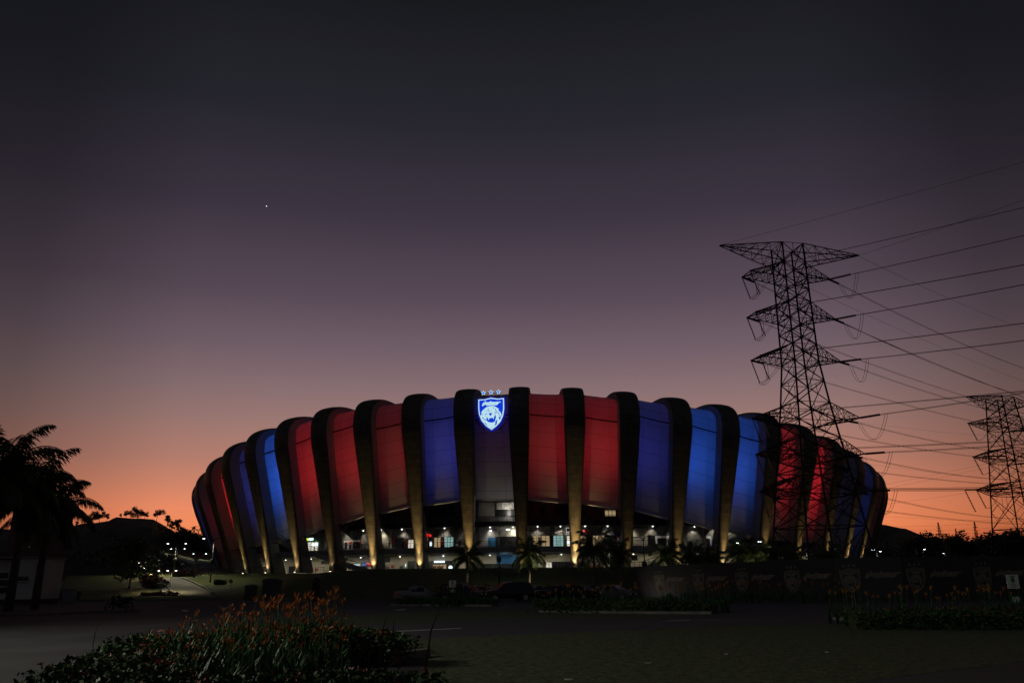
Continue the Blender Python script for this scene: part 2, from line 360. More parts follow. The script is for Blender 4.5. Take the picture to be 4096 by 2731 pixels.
# ramp road going up beside the stadium
Lp = [(1000, 2404), (709, 2383), (676, 2352), (650, 2329), (628, 2317), (611, 2310)]; Rp = [(1120, 2404), (879, 2386), (828, 2355), (779, 2331), (748, 2318), (721, 2309.5)]
def drape(name, A, B, n, mt, dz):
    def lerp_poly(P, t):
        t *= len(P) - 1; i = min(int(t), len(P) - 2); return P[i].lerp(P[i + 1], t - i)
    A = [terr(*q) for q in A]; B = [terr(*q) for q in B]; rows = []
    for i in range(n + 1):
        a, b = lerp_poly(A, i / n), lerp_poly(B, i / n); r = []
        for j in range(7):
            p = a.lerp(b, j / 6); r.append((p.x, p.y, H(p.x, p.y) + dz))
        rows.append(r)
    g = MB(); g.grid(rows); return tag(g.build(name, mt, smooth=True, origin=(0, 0, 0)), kind='structure')
drape('road', Lp[1:], Rp[1:], 40, mat('worn_asphalt', (.15, .14, .125), .85, nz=.5, amp=.2, bump=.2, bscale=20), .05)
def kerb_line(P, wd=.35, h=.22):
    g = MB(); Q = [terr(*q) for q in P]; pts = []
    for a, b in zip(Q, Q[1:]):
        for i in range(8): pts.append(a.lerp(b, i / 8))
    pts.append(Q[-1])
    for a, b in zip(pts, pts[1:]):
        d = (b - a); n = V((-d.y, d.x, 0)).normalized() * wd; c = [V((q.x, q.y, H(q.x, q.y))) for q in (a, b, b + n, a + n)]
        g.hexa(c + [q + V((0, 0, h)) for q in c])
    return tag(g.build('kerb', 'kerb', origin=(0, 0, 0)), kind='structure')
kerb_line(Lp[1:]); kerb_line(Rp[1:])
drape('footpath', [(660, 2383), (640, 2352), (632, 2338), (620, 2325)], [(702, 2383), (672, 2353), (650, 2334), (634, 2325)], 12, 'kerb', .06)
drape('brick_parking', [(520, 2378), (495, 2345), (478, 2322), (472, 2316)], [(622, 2380), (597, 2352), (572, 2328), (560, 2318)], 20, 'yellowpave', .06)

# ------------------------------------------------------------------ stadium
A_, B_, DN, NR = 86.0, 68.0, 165.0, 52
DL = 2 * pi / NR; OFF = .6387; ROT = .0058
_c = at(2159, 2335, 1.); UU = V((_c.x, _c.y, 0)).normalized(); VV = V((UU.y, -UU.x, 0))
def nrm(th):
    nx, ny = math.sin(th) / A_, -math.cos(th) / B_; n = math.hypot(nx, ny); return nx / n, ny / n
def SP(th, o, z):
    nx, ny = nrm(th); lx = A_ * math.sin(th) + o * nx; ly = -B_ * math.cos(th) + o * ny
    lx, ly = lx * math.cos(ROT) - ly * math.sin(ROT), lx * math.sin(ROT) + ly * math.cos(ROT)
    p = UU * (DN + B_ + ly) + VV * lx; return V((p.x, p.y, z))
def NV(th): return (SP(th, 1, 0) - SP(th, 0, 0)).normalized()
def TH(k): return (k + OFF) * DL
def table(tb, x):
    if x <= tb[0][0]: return tb[0][1]
    for (a, va), (b, vb) in zip(tb, tb[1:]):
        if x <= b:
            t = (x - a) / (b - a); return va + (vb - va) * t
    return tb[-1][1]
ZT = [(-1.9, 28), (-1.35, 27.4), (-1.13, 29.3), (-1.01, 31.4), (-.89, 33.4), (-.77, 35.2), (-.65, 36.7), (-.53, 37.8), (-.41, 38.5), (-.285, 39.), (-.16, 39.4), (-.04, 39.5), (.08, 39.2), (.2, 38.5), (.32, 37.6), (.44, 36.7), (.56, 35.6), (.68, 34.1), (.8, 32.3), (.92, 30.4), (1.04, 28.8), (1.25, 27.2), (1.9, 28)]
HZ = [(-16, 7.6), (-10, 7.6), (-9, 7.8), (-8, 8.0), (-7, 8.7), (-6, 9.7), (-5, 11.8), (-4, 13.6), (-3, 14.9), (-2, 15.7), (-1, 15.6), (0, 14.8), (1, 13.6), (2, 11.7), (3, 9.7), (4, 8.3), (5, 7.7), (6, 7.5), (16, 7.3)]
def ztop(th): return table(ZT, th) + EYE - .42
def hemz(k): return table(HZ, k) + EYE
def prof(th, n_=14):
    """outer line of a rib: list of (o, z, normal_o, normal_z, halfwidth)"""
    zt = ztop(th); zs = zt - 9.; kb = 1. - .16 * ss((th - .5) / .6); le = 7. * kb / (zs - PLZ); P = []
    for i in range(12): t = i / 12; P.append((7. * kb * t, PLZ + (zs - PLZ) * t))
    b0, b1, b2, b3 = (7. * kb, zs), (7 * kb + le * 5.5, zs + 5.5), (7.2 * kb, zt), (-1., zt)
    for i in range(n_ + 1):
        t = i / n_; u = 1 - t
        P.append(tuple(u ** 3 * b0[j] + 3 * u * u * t * b1[j] + 3 * u * t * t * b2[j] + t ** 3 * b3[j] for j in (0, 1)))
    P += [(-5, zt - .12), (-9, zt - .65), (-14, zt - 1.9)]
    out = []; Ltot = len(P) - 1
    for i, (o, z) in enumerate(P):
        a, b = P[max(i - 1, 0)], P[min(i + 1, Ltot)]; dx, dz = b[0] - a[0], b[1] - a[1]; n = math.hypot(dx, dz)
        t = min(1, (z - PLZ) / (zs - PLZ)); out.append((o, z, dz / n, -dx / n, t * 1.26 + .80))
    return out
# perspective solve: which (angle, height) of the wall at offset o shows at pixel x, y
import numpy as np
def proj(p):
    x, y, z = p.x, p.y, p.z - EYE
    d = y * math.cos(PITCH) + z * math.sin(PITCH); u = -y * math.sin(PITCH) + z * math.cos(PITCH)
    dx, dy = F * x / d, F * u / d; dx, dy = dx * cR - dy * sR, dx * sR + dy * cR
    return PW / 2 + dx, PH / 2 - dy
def on(o, x, y):
    th, z = (x - 2159) / 1400., 10.
    for _ in range(12):
        a = proj(SP(th, o, z)); b = proj(SP(th + .001, o, z)); c = proj(SP(th, o, z + .01))
        j00, j10 = (b[0] - a[0]) / .001, (b[1] - a[1]) / .001; j01, j11 = (c[0] - a[0]) / .01, (c[1] - a[1]) / .01
        fx, fy = x - a[0], y - a[1]; det = j00 * j11 - j01 * j10
        th += (fx * j11 - fy * j01) / det; z += (fy * j00 - fx * j10) / det
    return th, z
C0 = UU * (DN + B_); STAD = empty('stadium', (C0.x, C0.y, PLZ), 'huge oval stadium with dark curved ribs and red and blue lit fabric panels', 'stadium')
K0, K1 = -15, 15
def ringwall(mb, th0, th1, n, oo, oi, z0, z1, m=None):
    ths = frange(th0, th1, n); arc = [0.]
    for a, b in zip(ths, ths[1:]): arc.append(arc[-1] + (SP(b, oo, 0) - SP(a, oo, 0)).length)
    if mb.uv is None: mb.uv = []
    while len(mb.uv) < len(mb.v): mb.uv.append((0, 0))
    mb.grid([[SP(t, oo, z0) for t in ths], [SP(t, oo, z1) for t in ths]], m, [[(s_, z0) for s_ in arc], [(s_, z1) for s_ in arc]])
    bk = MB(); bk.grid([[SP(t, oi, z1) for t in ths], [SP(t, oi, z0) for t in ths]]); bk.grid([[SP(t, oo, z1) for t in ths], [SP(t, oi, z1) for t in ths]]); bk.grid([[SP(t, oi, z0) for t in ths], [SP(t, oo, z0) for t in ths]])
    for t in (th0, th1): bk.poly([SP(t, oo, z0), SP(t, oi, z0), SP(t, oi, z1), SP(t, oo, z1)])
    b0 = len(mb.v); mb.v += bk.v; mb.f += [tuple(i + b0 for i in f) for f in bk.f]; mb.m += [mb.cur if m is None else m] * len(bk.f)
    mb.uv += [(0, 0)] * len(bk.v)
    return mb
CS = [(-1, 0), (-.99, .4), (-.82, .74), (-.45, .95), (0, 1.05), (.45, .95), (.82, .74), (.99, .4), (1, 0)]
def rdep(i): return .85 - .45 * min(1., i / 12)
def rib_frame(k):
    th = TH(k); n = NV(th); t = V((-n.y, n.x, 0)); t = t if t.dot(VV) > 0 else -t
    return th, n, t
def cheek_depth(i, tot): return 2.35 if i < 16 else max(.8, 2.35 - (i - 16) * .17)
PR = {k: prof(TH(k)) for k in range(K0, K1 + 1)}
for k in range(K0, K1 + 1):
    th, n, t = rib_frame(k); rows = []
    for i_, (o, z, no, nz, hw) in enumerate(PR[k]):
        r = []; RD = rdep(i_)
        for s_, e in CS:
            d = RD * (e - 1); r.append(SP(th, o + no * d, z + nz * d) + t * (s_ * hw))
        rows.append(r)
    g = MB(); g.grid(rows); ob = g.build('rib', 'rib', STAD, smooth=True)
    P_ = [(q[0] - q[2] * 3., q[1] - q[3] * 3.) for q in PR[k]][4:-2]; g = MB()
    g.grid([[SP(th, o, z) for o, z in P_], [SP(th, max(o - 7.5, -6.), z - (0 if o > 2 else 2.5)) for o, z in P_]]); g.build('light_baffle', 'walld', STAD)  # unseen baffle added so each bay's colour stays off its neighbours
    # pier under the hem behind the rib
    zh = hemz(k); g = MB()
    def edge(z):
        P = PR[k]
        for a, b in zip(P, P[1:]):
            if b[1] >= z: u = (z - a[1]) / (b[1] - a[1]); return a[0] + (b[0] - a[0]) * u
    ps = []
    for z, dep in ((PLZ, 3.6), (zh + .4, 2.9)):
        o1 = edge(z) - .7; o0 = o1 - dep
        ps += [SP(th, o1, z) - t * .42, SP(th, o1, z) + t * .42, SP(th, o0, z) + t * .42, SP(th, o0, z) - t * .42]
    g.hexa(ps); g.build('pier', 'conc', STAD)
def inner_line(k, side):
    """edge of the fabric next to rib k: list of cheek outer and inner points above the hem"""
    th, n, t = rib_frame(k); P = PR[k]; zh = hemz(k); outp = []; inp = []; started = False
    for i, (o, z, no, nz, hw) in enumerate(P):
        if i + 1 < len(P) and P[i + 1][1] <= zh and i < 12: continue
        if not started and i < 12:
            a, b = P[i], P[i + 1]; u = (zh - a[1]) / (b[1] - a[1]); u = max(0, min(1, u))
            o, z, no, nz, hw = [a[j] + (b[j] - a[j]) * u for j in range(5)]
        started = True
        d = cheek_depth(i, len(P)); e1 = rdep(i); e2 = rdep(i) + d
        outp.append(SP(th, o - no * e1, z - nz * e1) + t * side * hw * .985); inp.append(SP(th, o - no * e2, z - nz * e2) + t * side * hw * .93)
    return outp, inp
def resample(L_, n):
    d = [0.]
    for a, b in zip(L_, L_[1:]): d.append(d[-1] + (b - a).length)
    out = []; j = 0
    for i in range(n + 1):
        s_ = d[-1] * i / n
        while j < len(d) - 2 and d[j + 1] < s_: j += 1
        out.append(L_[j].lerp(L_[j + 1], (s_ - d[j]) / max(1e-6, d[j + 1] - d[j])))
    return out, d[-1]
NU = 28; HEM = {}
for k in range(K0, K1):
    oa, ia = inner_line(k, 1); ob_, ib = inner_line(k + 1, -1)
    oa, _ = resample(oa, NU); ia, la = resample(ia, NU); ob_, _ = resample(ob_, NU); ib, lb = resample(ib, NU)
    rows = []; uvs = []
    for i in range(NU + 1):
        r = [ia[i]]; u_ = [0]
        sag = -.35 * math.sin(pi * min(1, i / NU))
        nn = NV(TH(k + .5))
        for j in range(1, 8):
            t = j / 8; r.append(ia[i].lerp(ib[i], t) + nn * sag * math.sin(pi * t)); u_.append(t)
        r += [ib[i]]; u_ += [1]
        rows.append(r); Lm = la + (lb - la) * .5
        uvs.append([(u, Lm * (1 - i / NU) + .3) for u in u_])
    for o_, i_ in ((oa, ia), (ob_, ib)):
        g = MB(); g.grid([[o_[i], o_[i].lerp(i_[i], .5), i_[i]] for i in range(NU + 1)], None, [[(.5, 1.)] * 3 for i in range(NU + 1)]); g.build('side_panel', 'mem2', STAD, smooth=True)
    g = MB(); g.grid(rows, None, uvs); p = g.build('fabric_panel', 'mem', STAD, smooth=True)
    # hem beam along the lower edge, ridge cable at the shoulder
    HEM[k] = (rows[0][0], rows[0][-1]); nn = NV(TH(k + .5))
    g = MB(); g.tube([q - V((0, 0, .12)) for q in rows[0]], .22, 8); g.build('hem_beam', 'white', STAD, smooth=True)
    j = min(range(NU + 1), key=lambda i: abs(rows[i][4].z - (ztop(TH(k + .5)) - 6.6)))
    g = MB(); g.tube([q + nn * .12 for q in rows[j]], .13, 6); g.build('cable', 'black', STAD)
g = MB()
for k in (K0, K1):
    t = TH(k); g.poly([SP(t, -8, PLZ), SP(t, 1, PLZ), SP(t, 6, 20), SP(t, 5, ztop(t) - 1), SP(t, -8, ztop(t) - 1)])
g.build('end_light_stop', 'walld', STAD)  # unseen closures added at both ends to stop floodlight leaking out
# structure behind the fabric: bowl wall, roof ring, slabs, ground level
thA, thB = TH(K0), TH(K1)
g = MB(); n_ = 60; ths = frange(thA, thB, n_)
g.grid([[SP(t, -12, 13.9) for t in ths], [SP(t, -12, ztop(t) - 1.2) for t in ths], [SP(t, -26, ztop(t) - 3.5) for t in ths]]); g.build('bowl_wall', 'walld', STAD)
g = MB(); ths2 = frange(thB, thA + 2 * pi, 40); g.grid([[SP(t, 0, PLZ) for t in ths2], [SP(t, 4, 26) for t in ths2], [SP(t, -8, 30) for t in ths2]]); g.build('rear_facade', 'walld', STAD)
g = MB(); ringwall(g, thA, thB, 60, -7, -7.4, 8.75, 12.95); g.build('upper_wall', 'cor', STAD)
g = MB(); ringwall(g, thA, thB, 60, -9, -9.4, PLZ, 7.62); g.build('ground_wall', 'wall', STAD)
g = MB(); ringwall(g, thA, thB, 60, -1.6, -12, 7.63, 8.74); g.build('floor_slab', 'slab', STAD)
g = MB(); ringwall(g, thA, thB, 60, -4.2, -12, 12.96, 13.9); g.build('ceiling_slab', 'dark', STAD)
g = MB(); ths = frange(TH(-6), TH(3), 36); hz_ = [max(14., table(HZ, t / DL - OFF) + EYE + .9) for t in ths]; arc = [(t - ths[0]) * 80 for t in ths]
g.grid([[SP(t, -5.6, 13.91) for t in ths], [SP(t, -5.6, z) for t, z in zip(ths, hz_)]], None, [[(s_, 14) for s_ in arc], [(s_, z) for s_, z in zip(arc, hz_)]]); g.build('gallery_wall', 'cor', STAD)
g = MB(); ringwall(g, thA, thB, 60, -6.2, -9, 7.4, 7.62); g.build('ceiling_beam', 'slab', STAD)
def rail(mb, th0, th1, o, z, h=1.05, step=.018, mid=2):
    n = max(2, int((th1 - th0) / step)); ths = frange(th0, th1, n)
    for q in range(mid + 1): mb.tube([SP(t, o, z + h * (1 - q / (mid + 1))) for t in ths], .045 if q == 0 else .02, 4)
    for t in ths: mb.tube([SP(t, o, z), SP(t, o, z + h)], .035, 4)
g = MB(); rail(g, TH(-9), TH(6), -1.75, 8.75); g.build('railing', 'black', STAD)
g = MB(); rail(g, TH(-3), TH(2), -4.3, 13.92); g.build('railing', 'black', STAD)
def wp(name, o, x0, y0, x1, y1, mt, th_=.12, parent=STAD, fr=None):
    """a flat piece mounted on the concourse wall at offset o, covering that stretch of it"""
    ym, xm = (y0 + y1) / 2, (x0 + x1) / 2
    t0, t1 = on(o, x0, ym)[0], on(o, x1, ym)[0]; z1, z0 = on(o, xm, y0)[1], on(o, xm, y1)[1]
    g = MB(); ringwall(g, t0, t1, max(1, int((t1 - t0) / .03)), o, o - th_, z0, z1); ob = g.build(name, mt, parent)
    if fr:
        f = MB()
        for i in range(fr + 1):
            t = t0 + (t1 - t0) * i / fr; n = NV(t); s_ = V((-n.y, n.x, 0)) * .05
            f.hexa([SP(t, o + .08, z0) - s_, SP(t, o + .08, z0) + s_, SP(t, o + .003, z0) + s_, SP(t, o + .003, z0) - s_, SP(t, o + .08, z1) - s_, SP(t, o + .08, z1) + s_, SP(t, o + .003, z1) + s_, SP(t, o + .003, z1) - s_])
        ringwall(f, t0, t1, 3, o + .07, o + .004, z1 - .09, z1 + .03); ringwall(f, t0, t1, 3, o + .06, o + .004, z0 + (z1 - z0) * .74, z0 + (z1 - z0) * .74 + .07)
        f.uv = None; f.build('frame', 'black', ob)
    return ob
U, G3 = -6.94, -8.9
W = lambda *a, **k: wp('shop_window', U, *a, **k)
# upper concourse, left to right
wp('fascia', -6.7, 1217, 2148, 1271, 2165, 'ggreen', .3)
W(1219, 2166, 1272, 2201, 'gpale', fr=4); wp('display_screen', -6.8, 1246, 2172, 1271, 2184, 'gwhite', .1); wp('door', U, 1273, 2166, 1282, 2201, 'wall')
wp('wall_panel', U, 1375, 2160, 1438, 2197, 'white')
for a, b, c in ((1378, 1388, 2168), (1396, 1404, 2176), (1412, 1438, 2166)): wp('door', U + .06, a, c, b, 2196, 'dark')
wp('notice', U + .1, 1395, 2167, 1407, 2173, 'red'); wp('notice', U + .1, 1439, 2164, 1446, 2173, 'red'); wp('notice', U + .1, 1419, 2175, 1424, 2180, 'white')
wp('wall_panel', U, 1519, 2120, 1567, 2192, 'wall'); wp('notice', U + .05, 1567, 2150, 1576, 2174, 'red')
wp('door', U, 1583, 2150, 1616, 2190, 'glass', fr=3); wp('notice', U + .08, 1616, 2152, 1633, 2190, 'redleaf')
W(1633, 2157, 1655, 2190, 'gpale', fr=2)
wp('shop_window', U, 1700, 2147, 1719, 2187, 'redleaf'); wp('shop_window', U + .02, 1719, 2166, 1727, 2182, 'gwhite'); wp('wall_panel', U, 1727, 2148, 1736, 2187, 'wall')
W(1736, 2148, 1763, 2187, 'gwarm', fr=2); wp('door', U, 1764, 2147, 1776, 2187, 'dark'); wp('notice', U + .08, 1764, 2164, 1775, 2182, 'red')
W(1777, 2146, 1814, 2186, 'gcyan', fr=3)
# entrance void between the two middle ribs
wp('wall_panel', -6.9, 1917, 2108, 1986, 2184, 'slab'); wp('wall_panel', -6.75, 1986, 2107, 2064, 2144, mat('pale_hall_render', (.62, .58, .48), .8), .2)
wp('wall_panel', -6.7, 1980, 2145, 2066, 2184, 'dark', .2); wp('wall_panel', -6.7, 1953, 2150, 1984, 2184, 'bluewall', .2)
wp('wall_panel', -5.5, 1913, 2010, 1979, 2065, 'corl', .2); wp('wall_panel', -5.4, 1986, 2009, 2055, 2036, 'corl', .2); wp('wall_panel', -5.45, 1980, 2037, 2058, 2065, 'dark', .2)
wp('wall_panel', -8.8, 1985, 2219, 2071, 2252, 'bluewall', .2); wp('wall_panel', -8.7, 1900, 2253, 2075, 2288, 'dark', .2)
for i in range(9):
    x = 1918 + i * 17.5; wp('turnstile', -7.5, x, 2258, x + 6, 2287, 'steel', .8)
wp('door', U, 2109, 2141, 2129, 2183, 'dark'); W(2130, 2141, 2199, 2183, 'gwarm', fr=4); wp('door', U + .05, 2152, 2146, 2168, 2183, 'bark')
wp('door', U, 2200, 2141, 2212, 2184, 'dark'); W(2213, 2141, 2254, 2183, 'gcyan', fr=3)
W(2267, 2141, 2281, 2183, 'gpale', fr=1); wp('display_screen', U + .1, 2268, 2163, 2280, 2171, 'gwhite')
W(2321, 2140, 2345, 2182, 'gwarm', fr=2); wp('shop_window', U, 2346, 2140, 2370, 2183, 'redleaf'); W(2371, 2140, 2417, 2181, 'gwarm', fr=4); wp('notice', U + .08, 2411, 2150, 2419, 2180, 'red')
wp('door', U, 2421, 2139, 2466, 2182, 'glass', fr=4)
wp('notice', U + .1, 2454, 2127, 2464, 2138, 'blue'); wp('notice', U + .1, 2468, 2127, 2478, 2137, 'blue'); wp('notice', U + .1, 2468, 2138, 2479, 2149, 'red'); wp('notice', U + .1, 2470, 2149, 2478, 2160, 'white')
wp('wall_panel', U, 2533, 2112, 2589, 2183, 'wall'); wp('door', U, 2592, 2140, 2621, 2183, 'dark'); wp('wall_panel', U, 2622, 2142, 2682, 2183, 'white'); wp('door', U + .06, 2630, 2151, 2663, 2183, 'dark'); wp('notice', U + .1, 2672, 2150, 2682, 2162, 'red')
wp('door', U, 2828, 2153, 2840, 2184, 'dark'); wp('wall_panel', U - .02, 2828, 2143, 2846, 2184, 'white')
# gallery openings
for a, b, c, d in ((2157, 2183, 2022, 2062), (2214, 2275, 2022, 2062), (2330, 2342, 2040, 2062), (1720, 1820, 2020, 2068), (1705, 1712, 2050, 2068)): wp('gallery_window', -5.55, a, c, b, d, 'dark')
wp('gallery_window', -5.55, 2419, 2039, 2463, 2062, 'gwarm', fr=3)
# ground level
wp('wall_panel', G3, 1524, 2224, 1560, 2248, 'dark'); wp('door', G3, 1542, 2263, 1556, 2288, 'walld'); wp('notice', G3 + .1, 1563, 2261, 1575, 2270, 'red'); wp('door', G3, 1598, 2262, 1612, 2288, 'walld')
wp('shop_front', G3, 1630, 2243, 1660, 2289, 'dark'); wp('shop_front', G3, 1700, 2242, 1821, 2289, 'dark')
wp('shop_door', G3 + .1, 1731, 2255, 1786, 2289, 'gwarm', fr=4)
for a, b in ((1731, 1743), (1748, 1757), (1760, 1770)): wp('poster', G3 + .2, a, 2262, b, 2286, 'redleaf')
wp('notice', G3, 1910, 2246, 1920, 2256, 'dark')
wp('shop_window', G3, 2184, 2246, 2208, 2280, 'gpale', fr=2); wp('shop_front', G3, 2209, 2245, 2339, 2281, 'glass', fr=6)
wp('poster', G3 + .05, 2388, 2255, 2400, 2275, 'red'); wp('poster', G3 + .06, 2398, 2262, 2412, 2281, 'red'); wp('notice', G3 + .05, 2361, 2258, 2370, 2265, 'red')
for a, b in ((2347, 2358), (2462, 2472)): wp('door', G3 + .3, a, 2264, b, 2281, 'dark', .3)
wp('wall_panel', G3, 2520, 2220, 2550, 2240, 'dark'); wp('shop_window', G3, 2567, 2254, 2602, 2280, 'dark')
wp('wall_panel', G3, 1284, 2242, 1312, 2255, 'dark'); wp('door', G3, 1155, 2264, 1178, 2291, 'dark'); wp('notice', G3 + .1, 1260, 2273, 1270, 2281, 'red'); wp('door', G3, 1027, 2257, 1046, 2293, 'dark'); wp('door', G3, 1368, 2228, 1388, 2246, 'dark')
# stairs: sloping stringers with handrail
def stairs(kA, kB, zA, zB, o=-.4, wdt=1.8):
    n = 14; g = MB(); hr = []
    for i in range(n):
        ta, tb = TH(kA + (kB - kA) * i / n), TH(kA + (kB - kA) * (i + 1) / n); za, zb = zA + (zB - zA) * i / n, zA + (zB - zA) * (i + 1) / n
        g.hexa([SP(ta, o, za - .75), SP(tb, o, zb - .75), SP(tb, o - wdt, zb - .75), SP(ta, o - wdt, za - .75), SP(ta, o, za + .15), SP(tb, o, zb + .15), SP(tb, o - wdt, zb + .15), SP(ta, o - wdt, za + .15)])
        hr.append((SP(ta, o - .1, za), za))
    s_ = g.build('stair_flight', 'slab', STAD); g = MB(); g.tube([p + V((0, 0, 1.05)) for p, z in hr], .05, 4); g.tube([p + V((0, 0, .6)) for p, z in hr], .03, 4)
    for p, z in hr[::2]: g.tube([p, p + V((0, 0, 1.05))], .035, 4)
    g.build('handrail', 'black', s_)
stairs(-5.72, -4.9, 8.7, 6.3); stairs(-4.9, -4.1, 6.3, 4.4); stairs(-6.9, -6.1, 12.0, 9.0); stairs(1.25, 2.6, 4.4, 8.6); stairs(2.9, 3.9, 8.7, 11.4)
# lamps under the slabs
for k in range(-10, 8):
    for f in (.30, .78):
        t = TH(k + f)
        if k > -7 and k < 4 and not (k == -2 and f > .5 and False):
            p = SP(t, -6.1, 12.78); g = MB(); g.lathe([(.04, .12), (.12, .1), (.12, 0)], p, 8); g.build('downlight', 'down', STAD)
            lamp('downlight_beam', 'SPOT', p - V((0, 0, .06)), 260, (1., .93, .74), p + V((0, 0, -3)) - NV(t) * .9, .1, 100, .8, STAD)
        p = SP(t, -5.6, 7.2); g = MB(); g.lathe([(.04, .12), (.12, .1), (.12, 0)], p, 8); g.build('downlight', 'down', STAD)
        lamp('downlight_beam', 'SPOT', p - V((0, 0, .06)), 210 if k > -8 else 130, (1., .92, .72), p + V((0, 0, -3)) - NV(t) * 1.6, .1, 150, .9, STAD)
# lit hall behind the entrance
lamp('hall_fill', 'POINT', SP(TH(-1.25), -3.8, 11.9), 60, (1., .95, .85), size=.4, parent=STAD)
lamp('hall_fill', 'POINT', SP(TH(-1.3), -4.3, 15.6), 120, (1., .95, .85), size=.3, parent=STAD)
lamp('hall_fill', 'POINT', SP(TH(-1.3), -4.5, 16.4), 42, (1., .95, .85), size=.2, parent=STAD)  # extra point light without fixture, added to brighten the pale corrugated panel
lamp('hall_fill', 'POINT', SP(TH(-1.4), -5.5, 6.4), 26, (.35, .7, 1.), size=.3, parent=STAD)
# coloured floodlights hung inside the facade, one per bay, shining through the fabric
BL2 = (.07, .10, 1.)
RED, BLU, VIO, PUR = (1., .018, .036), (.02, .15, 1.), (.12, .14, 1.), (.5, .06, .4)
BAY = {-12: (BLU, .8), -11: (BL2, .9), -10: (RED, .8), -9: (RED, 1.25), -8: (BL2, .34), -7: (BLU, 1.3), -6: (RED, .62), -5: (RED, .45), -4: (RED, .24), -3: (BL2, .38),
       -2: (PUR, .04), -1: (RED, .36), 0: (RED, .46), 1: (BL2, .28), 2: (BLU, .85), 3: (BLU, .8), 4: (RED, .75), 5: (RED, 1.), 6: (VIO, .05), 7: (BLU, 1.3), 8: (RED, .12), 9: (RED, .1), 10: (RED, .1)}
for k, (c, s_) in BAY.items():
    t = TH(k + .5); zt = ztop(t); sgn = .18 if k > 0 else -.18
    p = SP(TH(k + .5 - sgn), -6.5, zt - 11.); q = SP(t, 4.5, zt - 11)
    lamp('facade_floodlight', 'SPOT', p, 3300 * s_, c, q, .5, 150, 1., STAD)
# uplights at the foot of each rib
UPL = {-10: .6, -9: .6, -8: .4, -7: .95, -6: .8, -5: .28, -4: 1.5, -3: 1.5, -2: 1.3, -1: .25, 0: 2.5, 1: .2, 2: .55, 3: .7, 4: .7, 5: .5, 6: .55, 7: .8, 8: .6, -11: .4}
ug = MB(); ug.box(-.22, .22, -.16, .16, 0, .1); ug.box(-.2, .2, -.12, .12, .1, .3)
up0 = None
for k, s_ in UPL.items():
    t = TH(k); n = NV(t); p = SP(t, .85, PLZ)
    if up0 is None:
        up0 = empty('ground_uplight', p, 'small warm floodlight on the ground at the foot of a stadium rib', 'floodlight', 'uplights at the feet of the stadium ribs')
        g = MB(); g.box(-.22, .22, -.16, .16, 0, .12); a = g.build('housing', 'black'); a.location = (0, 0, 0); a.parent = up0
        g = MB(); g.lathe([(.17, .125), (.15, .15)], (0, 0, 0), 10); a = g.build('lens', 'shine'); a.location = (0, 0, .125); a.parent = up0
        u = up0
    else: u = copy_tree(up0, p, 0)
    P = PR[k]; tgt = [q for q in P if q[1] > PLZ + 7][0]
    lamp('uplight_beam', 'SPOT', p + V((0, 0, .25)), 15000 * s_, (1., .65, .25), SP(t, tgt[0] - .15, tgt[1]), .10, 21, 1., STAD)
    lamp('uplight_wash', 'SPOT', p + V((0, 0, .25)), 1500 * s_, (1., .70, .34), SP(t, .4, PLZ + 3.5), .08, 60, 1., STAD)
# ------------------------------------------------------------------ crest with roaring head, drawn in its own plane
OUT = [(430, 465), (640, 462), (850, 400), (1060, 455), (1290, 420), (1290, 800), (1250, 1060), (1160, 1240), (1040, 1370), (870, 1468), (700, 1370), (560, 1220), (475, 1060), (430, 800)]
BOR = [(472, 490), (650, 490), (860, 445), (1050, 482), (1240, 467), (1248, 790), (1212, 1000), (1130, 1180), (1010, 1305), (868, 1408), (705, 1295), (565, 1125), (492, 930), (472, 750)]
INN = [(503, 523), (670, 517), (860, 480), (1050, 514), (1212, 502), (1214, 790), (1180, 985), (1095, 1165), (990, 1280), (868, 1368), (722, 1270), (592, 1108), (522, 925), (503, 750)]
HEAD = [(720, 730), (800, 705), (900, 695), (985, 722), (1095, 800), (1062, 812), (1140, 900), (1166, 965), (1152, 1060), (1100, 1092), (1122, 1130), (1040, 1240), (990, 1290), (870, 1358), (780, 1318), (660, 1222), (575, 1090), (550, 1000), (582, 908), (560, 880), (640, 790)]
CUTS = [[(782, 920), (888, 908), (866, 972), (850, 1003), (826, 985)], [(712, 1018), (760, 1062), (796, 1132), (808, 1052), (852, 1068), (900, 1046), (938, 1108), (950, 1022), (988, 962), (1006, 1040), (985, 1118), (960, 1178), (940, 1206), (870, 1196), (808, 1186), (770, 1168), (733, 1108)],
        [(596, 1018), (662, 1088), (776, 1132), (782, 1190), (742, 1142), (650, 1102), (592, 1050)], [(664, 928), (766, 956), (672, 948)], [(664, 966), (722, 984), (668, 978)], [(700, 892), (764, 936), (712, 914)], [(690, 992), (716, 998), (694, 1002)],
        [(930, 936), (1020, 862), (1046, 852), (1036, 882)], [(940, 950), (1030, 912), (1040, 924)], [(975, 790), (1012, 812), (1005, 842), (980, 830)], [(890, 730), (930, 752), (970, 782), (930, 772)], [(640, 1165), (690, 1200), (765, 1315), (710, 1262)], [(1052, 1118), (1030, 1180), (1030, 1245), (962, 1298), (985, 1220), (990, 1150)],
        [(700, 812), (720, 792), (716, 818)], [(660, 850), (672, 818), (678, 852)], [(592, 960), (604, 900), (604, 990)], [(1050, 860), (1086, 900), (1112, 980), (1098, 1000), (1080, 930)], [(768, 770), (782, 770), (778, 842), (768, 850)], [(700, 850), (766, 832), (840, 858), (905, 826), (840, 866), (766, 846)], [(1135, 990), (1142, 1050), (1118, 1120), (1086, 1070)]]
TEETH = [[(790, 1200), (870, 1258), (980, 1210), (986, 1240), (930, 1310), (870, 1322), (800, 1292), (782, 1245)], [(805, 1180), (870, 1216), (945, 1172), (946, 1208), (870, 1236), (815, 1214)]]
